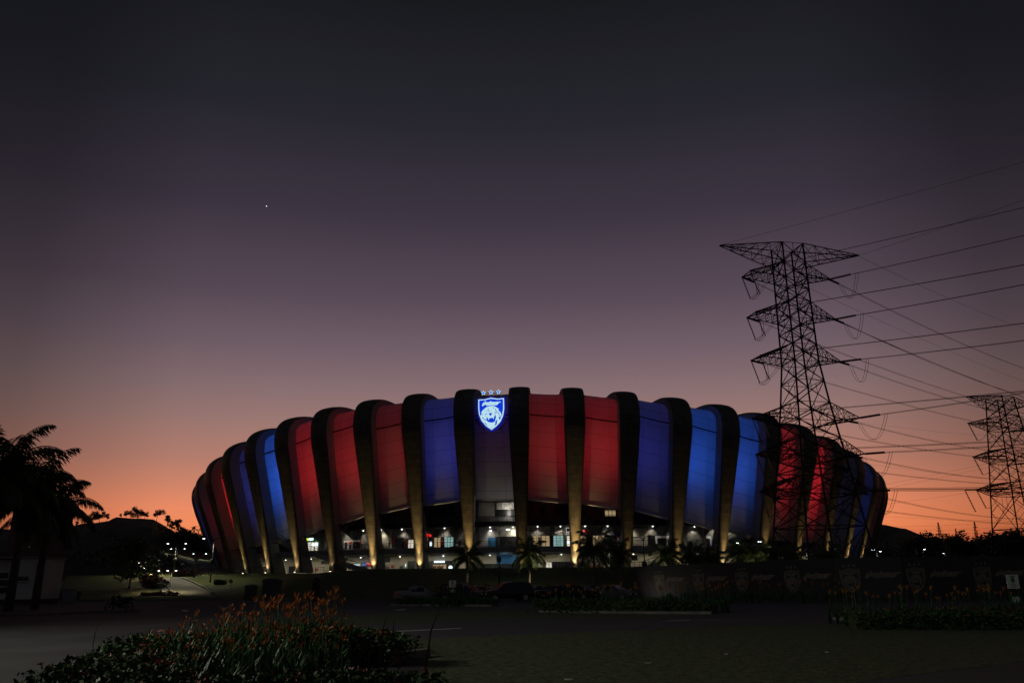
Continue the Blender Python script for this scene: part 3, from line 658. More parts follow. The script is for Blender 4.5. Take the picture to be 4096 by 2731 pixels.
LET = [[(582, 668), (625, 590), (660, 588), (640, 640), (670, 640), (610, 708)], [(660, 588), (740, 580), (700, 660), (655, 660)], [(748, 582), (810, 580), (780, 662), (708, 660)], [(815, 580), (850, 540), (872, 580), (830, 662), (788, 662)], [(878, 580), (935, 580), (895, 662), (838, 662)], [(940, 580), (1000, 580), (960, 662), (900, 662)], [(1006, 580), (1148, 578), (1140, 604), (1090, 608), (1052, 664), (968, 664)], [(712, 668), (850, 664), (838, 684), (708, 686)], [(870, 664), (1040, 664), (1028, 680), (866, 680)], [(660 + 28 * math.sin(i * pi / 5) * (1 if i % 2 == 0 else .45) + 24, 560 - 28 * math.cos(i * pi / 5) * (1 if i % 2 == 0 else .45)) for i in range(10)]]
STARS = [(625, 297), (855, 285), (1082, 283)]
def starpts(c, r, r2=.45): return [(c[0] + (r if i % 2 == 0 else r * r2) * math.sin(i * pi / 5), c[1] - (r if i % 2 == 0 else r * r2) * math.cos(i * pi / 5)) for i in range(10)]
kq = -1.5
th = TH(kq); n = NV(th); t = V((-n.y, n.x, 0)); t = t if t.dot(VV) > 0 else -t
P0 = SP(th, 8.6, 0)
def plane_hit(x, y):
    r = ray(x, y); s_ = (P0 - V((0, 0, EYE))).dot(n) / V((r.x, r.y, 0)).dot(n); return V((r.x * s_, r.y * s_, EYE + r.z * s_))
cc = plane_hit(1850 + 868 / 7.467, 1530 + 930 / 7.467)
ku = (plane_hit(1850 + 968 / 7.467, 1530 + 930 / 7.467) - cc).length / 100; kv = (plane_hit(1850 + 868 / 7.467, 1530 + 1030 / 7.467) - cc).length / 100
def cf(u, v, d): return cc + t * ((u - 868) * ku) + V((0, 0, -(v - 930) * kv)) + n * d
CREST = empty('crest_sign', cc, 'lit blue shield sign with white roaring tiger head and three stars on the stadium front', 'sign')
def layers(fn, specs):
    for nm_, lst, d0, d1, mt in specs:
        g = MB()
        for pl in lst: g.prism(pl, fn, d0, d1)
        yield nm_, g, mt
for nm_, g, mt in layers(cf, [('rim', [OUT], -.5, 0, 'crestr'), ('border', [BOR], .003, .10, 'crestw'), ('shield_face', [INN], .103, .16, 'crestb'), ('tiger_head', [HEAD], .163, .22, 'crestw'), ('face_marking', CUTS, .223, .25, 'crestb'), ('jaw', TEETH, .253, .28, 'crestw'), ('lettering', LET, .163, .22, 'crestw')]): g.build(nm_, mt, CREST)
for s_ in STARS:
    g = MB(); g.prism(starpts(s_, 82, .46), cf, 0, .2); a = g.build('star', 'crestw', CREST); g = MB(); g.prism(starpts((s_[0], s_[1] + 2), 52, .46), cf, .203, .26); g.build('star_face', 'starb', a)
g = MB()
for a, b in (((560, 275), (1150, 268)), ((560, 330), (1150, 318)), ((625, 360), (625, 480)), ((858, 340), (858, 430)), ((1088, 340), (1088, 460)), ((360, 1060), (1340, 1060)), ((360, 1100), (1340, 1090)), ((370, 1110), (620, 1370)), ((620, 1372), (1130, 1365)), ((1130, 1365), (1345, 1110)), ((620, 1100), (620, 1372)), ((1120, 1100), (1120, 1365))):
    g.tube([cf(*a, -.7), cf(*b, -.7)], .07, 5)
for a in ((400, 1080), (1320, 1075), (620, 1370), (1130, 1365)): g.tube([cf(*a, -.7), cf(*a, -4.5)], .07, 5)
g.build('support_frame', 'black', CREST)

# ------------------------------------------------------------------ shop signs on the concourse
def sign(name, label, o, x0, y0, x1, y1, mt, th_=.3, cat='sign', txt=None, tm='white', sz=None, dx=0):
    t0, t1 = on(o, x0, (y0 + y1) / 2)[0], on(o, x1, (y0 + y1) / 2)[0]; z1, z0 = on(o, (x0 + x1) / 2, y0)[1], on(o, (x0 + x1) / 2, y1)[1]
    tm_ = (t0 + t1) / 2; nn = NV(tm_); tt = V((-nn.y, nn.x, 0)); tt = tt if tt.dot(VV) > 0 else -tt
    c = SP(tm_, o, (z0 + z1) / 2); wd = (SP(t1, o, 0) - SP(t0, o, 0)).length / 2; hh = (z1 - z0) / 2
    fn = lambda u, v, d: c + tt * u + V((0, 0, v)) + nn * d
    e = empty(name, c, label, cat)
    g = MB(); g.prism([(-wd, -hh), (wd, -hh), (wd, hh), (-wd, hh)], fn, -th_, 0); g.build('board', mt, e)
    if txt: g = MB(); text_mb(g, txt, lambda u, v, d: fn(u + dx, v, d), sz or hh * 1.7, 0, .03, bold=.01); g.build('lettering', tm, e)
    return e, fn, wd, hh
e, fn, wd, hh = sign('shop_sign', 'bright yellow and white lit lettering sign on a green fascia', -6.3, 1219, 2148, 1256, 2164, 'green', .3, txt=None)
g = MB(); g.prism([(-wd * .85, -hh * .6), (-.1, -hh * .6), (-.1, hh * .6), (-wd * .75, hh * .6)], fn, .003, .08); g.build('lettering', 'gyellow', e)
g = MB(); g.prism([(-.08, -hh * .6), (wd * .8, -hh * .6), (wd * .95, 0), (wd * .85, hh * .6), (-.08, hh * .6)], fn, .003, .08); g.build('lettering', 'gwhite', e)
sign('shop_sign', 'white box sign with red lit letters ire above the red shop', -6.3, 1703, 2131, 1731, 2146, 'print', .3, txt='ire', tm='gred', dx=-.15, sz=1.3)
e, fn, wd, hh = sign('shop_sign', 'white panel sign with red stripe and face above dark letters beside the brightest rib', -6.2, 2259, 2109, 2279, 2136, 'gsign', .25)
g = MB(); g.prism([(-wd, -hh), (-wd * .5, -hh), (-wd * .5, hh), (-wd, hh)], fn, .003, .03); g.build('stripe', 'red', e)
g = MB(); text_mb(g, 'KFC', lambda u, v, d: fn(u + wd * .3, v - hh * .72, d), hh * .5, 0, .03, bold=.02); g.build('lettering', 'black', e)
g = MB(); g.lathe([(.01, 0), (.32, .01), (.01, .02)], (0, 0, 0), 12); g.v = [tuple(fn(x * .9 + wd * .25, y * 1.2 + hh * .3, .01 + z)) for x, y, z in g.v]; g.build('portrait', 'black', e)
e, fn, wd, hh = sign('shop_sign', 'dark sign with red letters above the warm shop behind a palm crown', -6.3, 2325, 2117, 2362, 2132, 'dark', .25)
g = MB()
for i in range(6):
    u = -wd * .85 + i * wd * .3; v = R.uniform(-.2, .1); g.prism([(u, v - .3), (u + .12, v - .3), (u + .2, v + .3), (u + .05, v + .35)], fn, .003, .06); g.prism([(u - .05, v + .1), (u + .28, v + .16), (u + .28, v + .26), (u - .05, v + .2)], fn, .063, .07)
g.build('lettering', 'red', e)
sign('shop_sign', 'small white lit lettering sign above the coffee shop door', -8.4, 1736, 2242, 1777, 2249, 'gwhite', .3)
sign('shop_sign', 'lit white signboard under the ramp stair on the left', -8.3, 1417, 2256, 1436, 2263, 'gwhite', .2)
sign('shop_sign', 'small blue lit signboard beside a red one', -8.3, 1452, 2253, 1463, 2260, 'gblue', .2)
sign('shop_sign', 'small red lit signboard next to a blue one', -8.3, 1465, 2253, 1478, 2260, 'gred', .2)
def disc(label, x, y, r, o=-8.3, sx=1.):
    t_, z = on(o, x, y); nn = NV(t_); tt = V((-nn.y, nn.x, 0)); tt = tt if tt.dot(VV) > 0 else -tt; c = SP(t_, o, z); e = empty('round_sign', c, label, 'sign')
    C_ = [(math.cos(a * pi / 12), math.sin(a * pi / 12)) for a in range(24)]; f = lambda u, v, d: c + tt * u * sx + V((0, 0, v)) + nn * d
    g = MB(); g.prism([(a * r, b * r) for a, b in C_], f, -.2, 0); g.build('light_box', 'ggreen', e); g = MB(); g.prism([(a * r * .93, b * r * .93) for a, b in C_], f, .003, .05); g.build('lit_face', 'gwhite', e)
disc('round white lit sign with green rim on the dark coffee shop front', 1802, 2269, .46); disc('narrow round lit sign seen side-on by a dark wall', 1622, 2260, .36, -8.3, .5)

# ------------------------------------------------------------------ hoarding with printed crests
HP = [V((13.4, 94.5, 0)), V((15.0, 92, 0)), V((18.1, 87, .04)), V((21.2, 82, .08)), V((24.3, 77, .12)), V((27.6, 72.6, .16)), V((32.6, 71, .2)), V((38.4, 71.3, .22)), V((44.2, 72, .22)), V((50, 73, .22))]
HO = empty('hoarding', HP[4], 'long dark navy hoarding wall printed with pale crests and lettering behind the flower beds', 'hoarding')
HT = 3.32
for a, b in zip(HP, HP[1:]):
    d = (b - a); n_ = V((d.y, -d.x, 0)).normalized(); n_ = n_ if n_.dot(-a) > 0 else -n_
    g = MB(); g.hexa([a - V((0, 0, a.z)), b - V((0, 0, b.z)), b - n_ * .15 - V((0, 0, b.z)), a - n_ * .15 - V((0, 0, a.z)), a + V((0, 0, HT)), b + V((0, 0, HT)), b - n_ * .15 + V((0, 0, HT)), a - n_ * .15 + V((0, 0, HT))]); g.build('hoarding_panel', 'hoard', HO)
def at_h(i, s_):
    a, b = HP[i], HP[i + 1]; L_ = (b - a).length; p = a.lerp(b, s_ / L_); d = V((b.x - a.x, b.y - a.y, 0)).normalized(); n_ = V((d.y, -d.x, 0)); n_ = n_ if n_.dot(-a) > 0 else -n_
    return p, d, n_
kh = 2.35 / (1468 - 210)
RING = lambda A_, B_: [[A_[i], A_[(i + 1) % len(A_)], B_[(i + 1) % len(B_)], B_[i]] for i in range(len(A_))]
IN2 = [(868 + (x - 868) * .88, 930 + (y - 930) * .9) for x, y in INN]
for i in range(1, 9):
    s_ = 0.05 if i != 1 else .2
    p, d, n_ = at_h(i, 1.15); zc = p.z + 1.64
    f = lambda u, v, dd: p + d * ((u - 868) * kh) + V((0, 0, zc - p.z - (v - 930 + 90) * kh)) + n_ * (.01 + dd)
    g = MB()
    for q in RING(OUT, BOR) + RING(INN, IN2): g.prism(q, f, 0, .012)
    for q in [HEAD]: g.prism(q, f, 0, .012)
    for q in LET: g.prism(q, f, 0, .012)
    for q in STARS: g.prism(starpts(q, 85, .45), f, 0, .012)
    cr_ = g.build('printed_crest', 'print', HO); g = MB()
    for q in CUTS: g.prism(q, f, .015, .022)
    g.build('face_marking', 'hoard', cr_); g = MB()
    for q in TEETH: g.prism(q, f, .025, .032)
    g.build('jaw', 'print', cr_)
    p, d, n_ = at_h(i, 3.75); g = MB(); k2 = 2.9 / 570
    f2 = lambda u, v, dd: p + d * ((u - 868) * k2) + V((0, 0, 1.9 - (v - 620) * k2 * .8)) + n_ * (.01 + dd)
    for q in LET: g.prism(q, f2, 0, .012)
    g.build('printed_lettering', 'print', HO)

# ------------------------------------------------------------------ lattice pylons and their wires
def pylon(name, label, cx, cy, D, z0, phi, hw, levels, ztopp, zs, thick=1.):
    c = at(cx, cy, D); c.z = z0; e = empty(name, c, label, 'pylon'); X = V((math.cos(phi), math.sin(phi), 0)); Y = V((-math.sin(phi), math.cos(phi), 0))
    def cn(z, i): h = table(hw, z); return c + X * (h * (1 if i in (1, 2) else -1)) + Y * (h * (1 if i > 1 else -1)) + V((0, 0, z - z0))
    g = MB(); r1, r2, r3 = .12 * thick, .065 * thick, .04 * thick
    for i in range(4): g.tube([cn(z, i) for z in zs], r1, 5)
    for a, b in zip(zs, zs[1:]):
        big = (b - a) > 3.5
        for i in range(4):
            j = (i + 1) % 4; p, q, r, s_ = cn(a, i), cn(a, j), cn(b, i), cn(b, j)
            g.tube([p, s_], r2, 4); g.tube([q, r], r2, 4); g.tube([r, s_], r3 if not big else r2, 4)
            m = (p + q + r + s_) / 4
            if big:
                g.tube([p.lerp(r, .5), p.lerp(m, .5)], r3, 3); g.tube([q.lerp(s_, .5), q.lerp(m, .5)], r3, 3); g.tube([r.lerp(s_, .5), m], r3, 3); g.tube([p.lerp(r, .5), r.lerp(m, .5)], r3, 3); g.tube([q.lerp(s_, .5), s_.lerp(m, .5)], r3, 3)
            else: g.tube([r.lerp(s_, .5), m], r3, 3)
    for i in range(4): g.lathe([(.5, -.6), (.5, .15)], cn(zs[0], i), 8)
    g.build('tower_body', 'steel', e); tips = {}
    for li, (z, zb, zt_, ll, rl, sp_l, sp_r) in enumerate(levels):
        for side, ln, sp_ in ((-1, ll, sp_l), (1, rl, sp_r)):
            if not ln: continue
            g = MB(); T = [c + X * side * ln + Y * q * sp_ + V((0, 0, z - z0)) for q in (-1, 1)]; ci = (0, 3) if side < 0 else (1, 2)
            for q in (0, 1):
                rb, rt = cn(zb, ci[q]), cn(zt_, ci[q]); g.tube([rb, T[q]], r2 * 1.1, 4); g.tube([rt, T[q]], r2 * 1.1, 4); m = 5
                for u in range(1, m):
                    g.tube([rb.lerp(T[q], u / m), rt.lerp(T[q], u / m)], r3, 3); g.tube([rt.lerp(T[q], (u - 1) / m), rb.lerp(T[q], u / m)], r3, 3)
            for u in range(0, 5):
                for za in (zb, zt_):
                    a0, a1 = cn(za, ci[0]).lerp(T[0], u / 5), cn(za, ci[1]).lerp(T[1], u / 5); b1 = cn(za, ci[1]).lerp(T[1], (u + 1) / 5)
                    g.tube([a0, a1], r3, 3); g.tube([a0, b1], r3, 3)
            if sp_ > .2: g.tube([T[0], T[1]], r2, 4)
            g.build('cross_arm', 'steel', e); tips[li, side] = T
    return e, tips, X, Y
def insul(e, a, b, r=.18, nd=14):
    g = MB(); a, b = V(a), V(b); pts = []; rs = []
    for i in range(nd):
        for u, q in ((0, .05), (.3, r), (.6, r), (.75, .05)): pts.append(a.lerp(b, (i + u) / nd)); rs.append(q)
    g.tube(pts, rs, 7); return g.build('insulator', 'glassins', e)
def hang(a, b, sag, n_=12): return [a.lerp(b, i / n_) - V((0, 0, sag * 4 * (i / n_) * (1 - i / n_))) for i in range(n_ + 1)]
def loop(e, a, b, sag):
    g = MB()
    for o_ in (-.2, .2): g.tube([p + V((o_, 0, 0)) for p in hang(a, b, sag)], .03, 4)
    g.build('jumper_loop', 'black', e)
ZL = [(52.1, 49.5, 52.7), (47.6, 46.9, 49.4), (40.9, 40.2, 42.9), (34.0, 33.4, 36.1), (25.0, 24.2, 27.), (19.6, 18.8, 21.6), (14.2, 13.4, 16.)]
LEN = [(11.5, 12.6, .12, .12), (7.5, 6.9, 1.4, .15), (7.3, 6.9, 1.4, .15), (7.3, 6.9, 1.4, .15), (8., 8., 1.4, 1.4), (7.9, 8., 1.4, 1.4), (7.9, 8.1, 1.4, 1.4)]
zs1 = [1.2, 9, 13.4, 17, 18.8, 21.6, 24.2, 27, 30.4, 33.4, 36.1, 38.3, 40.2, 42.9, 45., 46.9, 49.5, 52.7]
PY, T1, X1, Y1 = pylon('pylon', 'tall dark lattice pylon with seven tiers of arms before the stadium right end', 3288, 2225, 120, 1.2, math.radians(11), [(1.2, 5.4), (13.4, 4.1), (27, 2.55), (33.6, 1.95), (52.7, 1.75)], [(a, b, c_, l, r, sl, sr) for (a, b, c_), (l, r, sl, sr) in zip(ZL, LEN)], 53.6, zs1, 1.25)
wn = 0
def wire(pts, twin, label):
    for _ in (0,):
        g = MB(); offs = (-.22, .22) if twin else (0,)
        for o_ in offs: g.tube([p + V((0, 0, o_ * .4)) + V((o_ * .6, o_ * .6, 0)) for p in pts], .033 if twin else .025, 3)
        tag(g.build('power_line', 'black'), label, 'power line', 'power lines strung from the pylons')
ORD = ['topmost', 'second', 'third', 'fourth', 'fifth', 'sixth', 'lowest']
RISE = {(0, -1): 640, (0, 1): 792, (1, -1): 823, (1, 1): 935, (2, -1): 1052, (2, 1): 1131, (3, -1): 1285, (3, 1): 1354, (4, -1): 1556, (4, 1): 1563, (5, -1): 1752, (5, 1): 1768, (6, -1): 1940, (6, 1): 1946}
DROP = {(0, -1): 1515, (0, 1): 1302, (1, -1): 1578, (1, 1): 1460, (2, -1): 1640, (2, 1): 1572, (3, -1): 1712, (3, 1): 1655, (4, -1): 1830, (4, 1): 1800, (5, -1): 1925, (5, 1): 1905, (6, -1): 2080, (6, 1): 2060}
for (li, side), T in T1.items():
    lv, sd = ORD[li], 'left' if side < 0 else 'right'
    # towards the next tower near the viewer (out of frame) and towards the second pylon
    tN = T[0]; q = at(4096, RISE[li, side], 100); e1 = tN + (q - tN) * 1.7; dN = (e1 - tN).normalized()
    tF = T[1]; q2 = at(4096, DROP[li, side], 205); e2 = tF + (q2 - tF) * 1.25; dF = (e2 - tF).normalized()
    if li == 0:
        wire(hang(tN, e1, .3, 16), False, f'thin earth wire rising right from the {sd} tip of the top pylon arm'); wire(hang(tF, e2, 1.2, 16), False, f'thin earth wire falling right from the {sd} tip of the top pylon arm'); continue
    aN, aF = tN + dN * 3.4, tF + dF * 3.4
    insul(PY, tN, aN); insul(PY, tF, aF)
    wire(hang(aN, e1, .25, 16), True, f'twin conductor rising right from the {lv} pylon arm, {sd} side'); wire(hang(aF, e2, 1.4, 16), True, f'twin conductor falling right from the {lv} pylon arm, {sd} side')
    if side > 0: loop(PY, aN + dN * 1.0, aF + dF * .6, 3.2)
    else:
        b0 = tN - V((0, 0, 3.6)) + V((1.0, 0, 0)); b1 = tF - V((0, 0, 3.6)) + V((1.0, 0, 0)); insul(PY, tN, b0, .11, 16); insul(PY, tF, b1, .11, 16)
        loop(PY, b0, aF + dF * .8, 1.0); loop(PY, b0, b1, .5); loop(PY, b1, aN + dN * .6, .8)
zs2 = [3, 15, 24.4, 27.7, 33.5, 37.2, 42.9, 46.6, 49.5, 52.4]
PY2, T2, _, _ = pylon('pylon', 'farther lattice pylon at the right edge, its base hidden by trees', 4110, 2200, 232, 3, math.radians(24), [(3, 6.3), (15.5, 5.4), (48, 2.8), (52.4, 2.5)], [(51.6, 48.8, 52.4, 14.2, 14, .15, .15), (43.8, 42.9, 46.6, 15.4, 14, .15, .15), (34.3, 33.5, 37.2, 15.6, 14, .15, .15), (25.2, 24.4, 27.7, 16.6, 14, .15, .15)], 52.4, zs2, 1.6)
for li in (1, 2, 3):
    T = T2[li, -1]; d1 = V((.8, -.25, -.12)).normalized(); a = T[0]; insul(PY2, a, a + d1 * 4.6, .28, 12); b = a + V((1.6, -.3, -5)); insul(PY2, a, b, .22, 14); loop(PY2, b, a + d1 * 5.4, 1.2)
    if li == 3: a2 = a - V((3.2, 0, 0)); insul(PY2, a2, a2 + V((1.8, -.3, -6)), .22, 14); g = MB(); g.tube([a2, a], .08, 4); g.build('arm_extension', 'steel', PY2)
    insul(PY2, T[1] + V((3, 0, .2)), T[1] + V((9.5, .5, .25)), .26, 16)
for i, (y0, y1, y2) in enumerate(((1958, 1800, 1690), (1975, 1815, 1705), (2030, 1920, 1850), (2110, 2078, 2030), (2125, 2100, 2062), (1852, 1930, 1985), (1690, 1760, 1840), (2060, 2085, 2118))):
    pts = [at(3440, y0, 300), at(3800, (y0 + y1) / 2 + 6, 290), at(4200, y1, 280), at(4600, y2, 270)]
    wire(pts, False, ['first', 'second', 'third', 'fourth', 'fifth', 'sixth', 'seventh', 'eighth'][i] + ' of the thin far wires low over the orange horizon, counted at the stadium')
FARPY = [(3765, 2088, 2163, 700, 'slim far lattice mast nearest the stadium, seen against the orange sky'), (3831, 2112, 2160, 900, 'shortest far lattice mast, between two taller ones'), (3911, 2086, 2160, 650, 'far lattice mast with red lamps, left of the big tree by the right pylon')]
for x, yt, yb, D, lb in FARPY:
    b = at(x, yb + 12, D); tp = at(x - 4, yt, D); e = empty('lattice_mast', b, lb, 'mast'); g = MB(); hgt = tp.z - b.z; zz = frange(0, 1, 9); kx = .075 * hgt
    def mc(u, i): return b + V(((1 - u * .8) * kx * (1 if i in (1, 2) else -1), (1 - u * .8) * kx * (1 if i > 1 else -1), hgt * u))
    for i in range(4): g.tube([mc(u, i) for u in zz], .16, 3)
    for a, c_ in zip(zz, zz[1:]):
        for i in range(4): g.tube([mc(a, i), mc(c_, (i + 1) % 4)], .1, 3); g.tube([mc(a, (i + 1) % 4), mc(c_, i)], .1, 3)
    for u, l in ((.45, 2.2), (.6, 2.), (.75, 1.7)): g.tube([mc(u, 0) - V((l, 0, 0)), mc(u, 1) + V((l, 0, 0))], .18, 3)
    g.build('lattice', 'steel', e)
    if 'red' in lb:
        for u in (.35, .62): g = MB(); g.lathe([(.1, 0), (.45, .3), (.1, .6)], mc(u, 1), 6); g.build('warning_light', 'tail', e)
# ------------------------------------------------------------------ hills and trees
def hill(name, pts, D, depth, mt, foot=4.2, bump=.8):
    R2 = random.Random(3); P = [at(x, y, D) for x, y in pts]; Q = []
    for a, b in zip(P, P[1:]):
        n_ = max(1, int((b - a).length / 4))
        for i in range(n_): Q.append(a.lerp(b, i / n_))
    Q.append(P[-1]); rows = []
    for u in [-1, -.8, -.6, -.45, -.3, -.2, -.1, -.04, 0, .06, .3, .7, 1.2]:
        r = []
        for q in Q:
            f = 1 - abs(u) ** 1.4 if u <= 0 else 1 - min(1, u) ** 1.4 * .9
            j = (R2.random() - .5) * bump * (1 if u > -1 else 0)
            k_ = 1 + u * depth / D if u < 0 else 1 + u * .25
            r.append((q.x * k_, q.y * k_, foot + (q.z - foot) * max(0, f) + j))
        rows.append(r)
    g = MB(); g.grid(rows); return tag(g.build(name, mt, smooth=False), kind='structure')
hill('hill', [(-700, 2130), (-200, 2120), (100, 2118), (271, 2112), (330, 2098), (380, 2092), (434, 2084), (452, 2078), (466, 2073), (531, 2074), (560, 2078), (613, 2081), (640, 2094), (662, 2108), (690, 2126), (721, 2143), (770, 2165), (850, 2200), (1000, 2250)], 340, 150, 'hill')
hill('hill', [(3200, 2200), (3400, 2130), (3470, 2104), (3515, 2098), (3540, 2101), (3575, 2107), (3600, 2115), (3625, 2123), (3660, 2137), (3690, 2147), (3725, 2152), (3760, 2160), (3790, 2168), (3850, 2170), (3930, 2172), (4010, 2172), (4150, 2170), (4500, 2180)], 520, 230, 'hill', 4.2, 3.)
def leaf_cloud(g, clumps, n, size, rnd, m=0):
    tot = sum(c[1] ** 2 for c in clumps)
    for c, r, sq in clumps:
        for _ in range(int(n * r * r / tot)):
            d = V((rnd.gauss(0, 1), rnd.gauss(0, 1), rnd.gauss(0, 1))).normalized(); rr = r * rnd.random() ** .45
            p = V(c) + V((d.x * rr, d.y * rr, d.z * rr * sq)); a = V((rnd.gauss(0, 1), rnd.gauss(0, 1), rnd.gauss(0, .6))).normalized(); b = a.cross(V((rnd.gauss(0, 1), rnd.gauss(0, 1), rnd.gauss(0, 1)))).normalized()
            s_ = size * rnd.uniform(.6, 1.3); g.poly([p - a * s_, p + b * s_ * .45, p + a * s_, p - b * s_ * .45], m)
def tree(seed, h, crown_r, n, size, open_=False, slim=False, mt='leaf'):
    rnd = random.Random(seed); e = empty('tree', (0, 0, 0)); g = MB(); k = crown_r
    tr = [(0, 0, -.3), (rnd.uniform(-.15, .15) * k, rnd.uniform(-.1, .1) * k, h * .3), (rnd.uniform(-.2, .2) * k, 0, h * .6), (rnd.uniform(-.2, .2) * k, 0, h * .86)]
    g.tube(tr, [h * .022, h * .018, h * .012, h * .005], 6); cl = []
    nb = 7 if slim else 9
    for i in range(nb):
        z0 = h * rnd.uniform(.3 if not open_ else .4, .8); az = i * 2.4 + rnd.random(); ln = k * rnd.uniform(.45, .95) * (.5 if slim else 1)
        b0 = V((tr[2][0] * .7, 0, z0)); b1 = b0 + V((math.cos(az) * ln, math.sin(az) * ln, h * rnd.uniform(.05, .2)))
        g.tube([b0, b0.lerp(b1, .5) + V((0, 0, h * .02)), b1], [h * .008, h * .006, h * .002], 4)
        cl.append((b1, k * rnd.uniform(.32, .5) * (.95 if open_ else 1), rnd.uniform(.75, 1.05)))
    for i in range(3 if open_ else 6): cl.append(((rnd.uniform(-.4, .4) * k, rnd.uniform(-.4, .4) * k, h * rnd.uniform(.68, .92)), k * rnd.uniform(.3, .5), .9))
    t_ = g.build('trunk', 'bark', e, smooth=True); g = MB(); leaf_cloud(g, cl, n, size, rnd); c_ = g.build('crown', mt, e); return e
def put(proto, used, loc, rz, s_, label, group, cat='tree', name=None):
    if proto.name not in used:
        used.add(proto.name); proto.location = loc; proto.rotation_euler = (0, 0, rz); proto.scale = (s_,) * 3; o = proto; tag(o, label, cat, group)
    else: o = copy_tree(proto, loc, rz, s_, label, group); o['category'] = cat
    WL[o.name] = V(loc); return o
USED = set()
tO = [tree(11, 10, 4.6, 2200, .36, open_=True), tree(12, 10, 3.4, 1500, .34, open_=True, slim=True)]; tD = [tree(21, 10, 5., 2400, .42), tree(22, 10, 5.4, 2400, .42)]
SKY = [(362, 2105, 2062, 0, 'bushy open tree on the left hill just right of the palm fronds'), (395, 2098, 2050, 0, 'open tree on the left hill second from the palm fronds'), (425, 2090, 2058, 1, 'small tree on the left slope of the hill, third from the palm fronds'), (305, 2112, 2088, 1, 'low tree on the hill half hidden by the palm frond'), (480, 2074, 2056, 1, 'tiny tree at the left end of the hilltop'), (503, 2076, 2046, 0, 'small open tree on the hilltop left of the big one'),
       (548, 2080, 2036, 2, 'big dense tree on the hilltop'), (577, 2080, 2050, 0, 'tree touching the big hilltop tree on its right'), (626, 2084, 2044, 0, 'lone round tree standing apart right of the hilltop'), (667, 2114, 2066, 1, 'slim tree on the right slope of the hill, upper of three'), (684, 2130, 2088, 1, 'tree on the right slope of the hill, middle of three'), (704, 2142, 2084, 1, 'wispy slim tree on the right slope of the hill, lowest and rightmost of three'),
       (725, 2150, 2112, 1, 'low tree near the foot of the right slope of the hill')]
for x, yb, yt, kd, lb in SKY:
    b = at(x, yb + 3, 341); hgt = (at(x, yt, 341).z - b.z) * 1.12; put([tO[0], tO[1], tD[0]][kd], USED, b, R.uniform(0, 6), hgt / 10, lb, 'trees on the left hill')
for x, yt, D, s_, lb in ((745, 2136, 255, 1., 'dark rounded tree left of the stadium, leftmost of three'), (775, 2138, 262, 1., 'dark rounded tree left of the stadium, middle of three'), (806, 2134, 268, 1., 'dark rounded tree touching the left end of the stadium')):
    tp = at(x, yt, D); b = V((tp.x, tp.y, H(tp.x, tp.y))); put(tD[R.choice((0, 1))], USED, b, R.uniform(0, 6), (tp.z - b.z) / 9.6, lb, 'trees left of the stadium')
for x, yt, D, lb in ((4035, 2124, 262, 'large dense tree at the foot of the right-hand pylon'), (3985, 2146, 270, 'tree left of the large one by the right-hand pylon'), (4110, 2140, 255, 'dense tree cut by the right edge of the picture'), (3842, 2141, 300, 'round tree standing alone on the right skyline'), (3893, 2149, 300, 'low tree between two masts on the right skyline'), (3745, 2160, 330, 'low dense tree on the right skyline below the first mast'), (3700, 2152, 340, 'low dense tree at the right end of the right hill'), (3945, 2160, 290, 'low tree on the right skyline, right of the mast with red lamps')):
    tp = at(x, yt, D); b = V((tp.x, tp.y, 3.)); put(tD[R.choice((0, 1))], USED, b, R.uniform(0, 6), (tp.z - 3) / 9.8, lb, 'trees on the right skyline')
tp = at(595, 2172, 150); b = at(478, 2290, 150); tl = tree(33, 10, 6.2, 3200, .34, mt='palm'); put(tl, USED, V((b.x + 2, b.y, H(b.x, b.y))), .4, (tp.z - H(b.x, b.y)) / 9, 'leafy roadside tree lit green from below by the path lamps', None)
g = MB(); rnd = random.Random(5); cl = []
for i in range(90):
    x = rnd.uniform(3480, 4400); D = rnd.uniform(285, 460); p = at(x, rnd.uniform(2178, 2200), D); cl.append(((p.x, p.y, p.z - 4), rnd.uniform(4, 6), .9))
for i in range(70):
    x = rnd.uniform(-200, 760); D = rnd.uniform(205, 260); p = at(x, rnd.uniform(2190, 2250), D); cl.append(((p.x, p.y, max(p.z - 3, 5)), rnd.uniform(3, 5), .8))
leaf_cloud(g, cl, 15000, 1.0, rnd); tag(g.build('woodland', 'leaf', origin=(0, 300, 4)), kind='stuff')
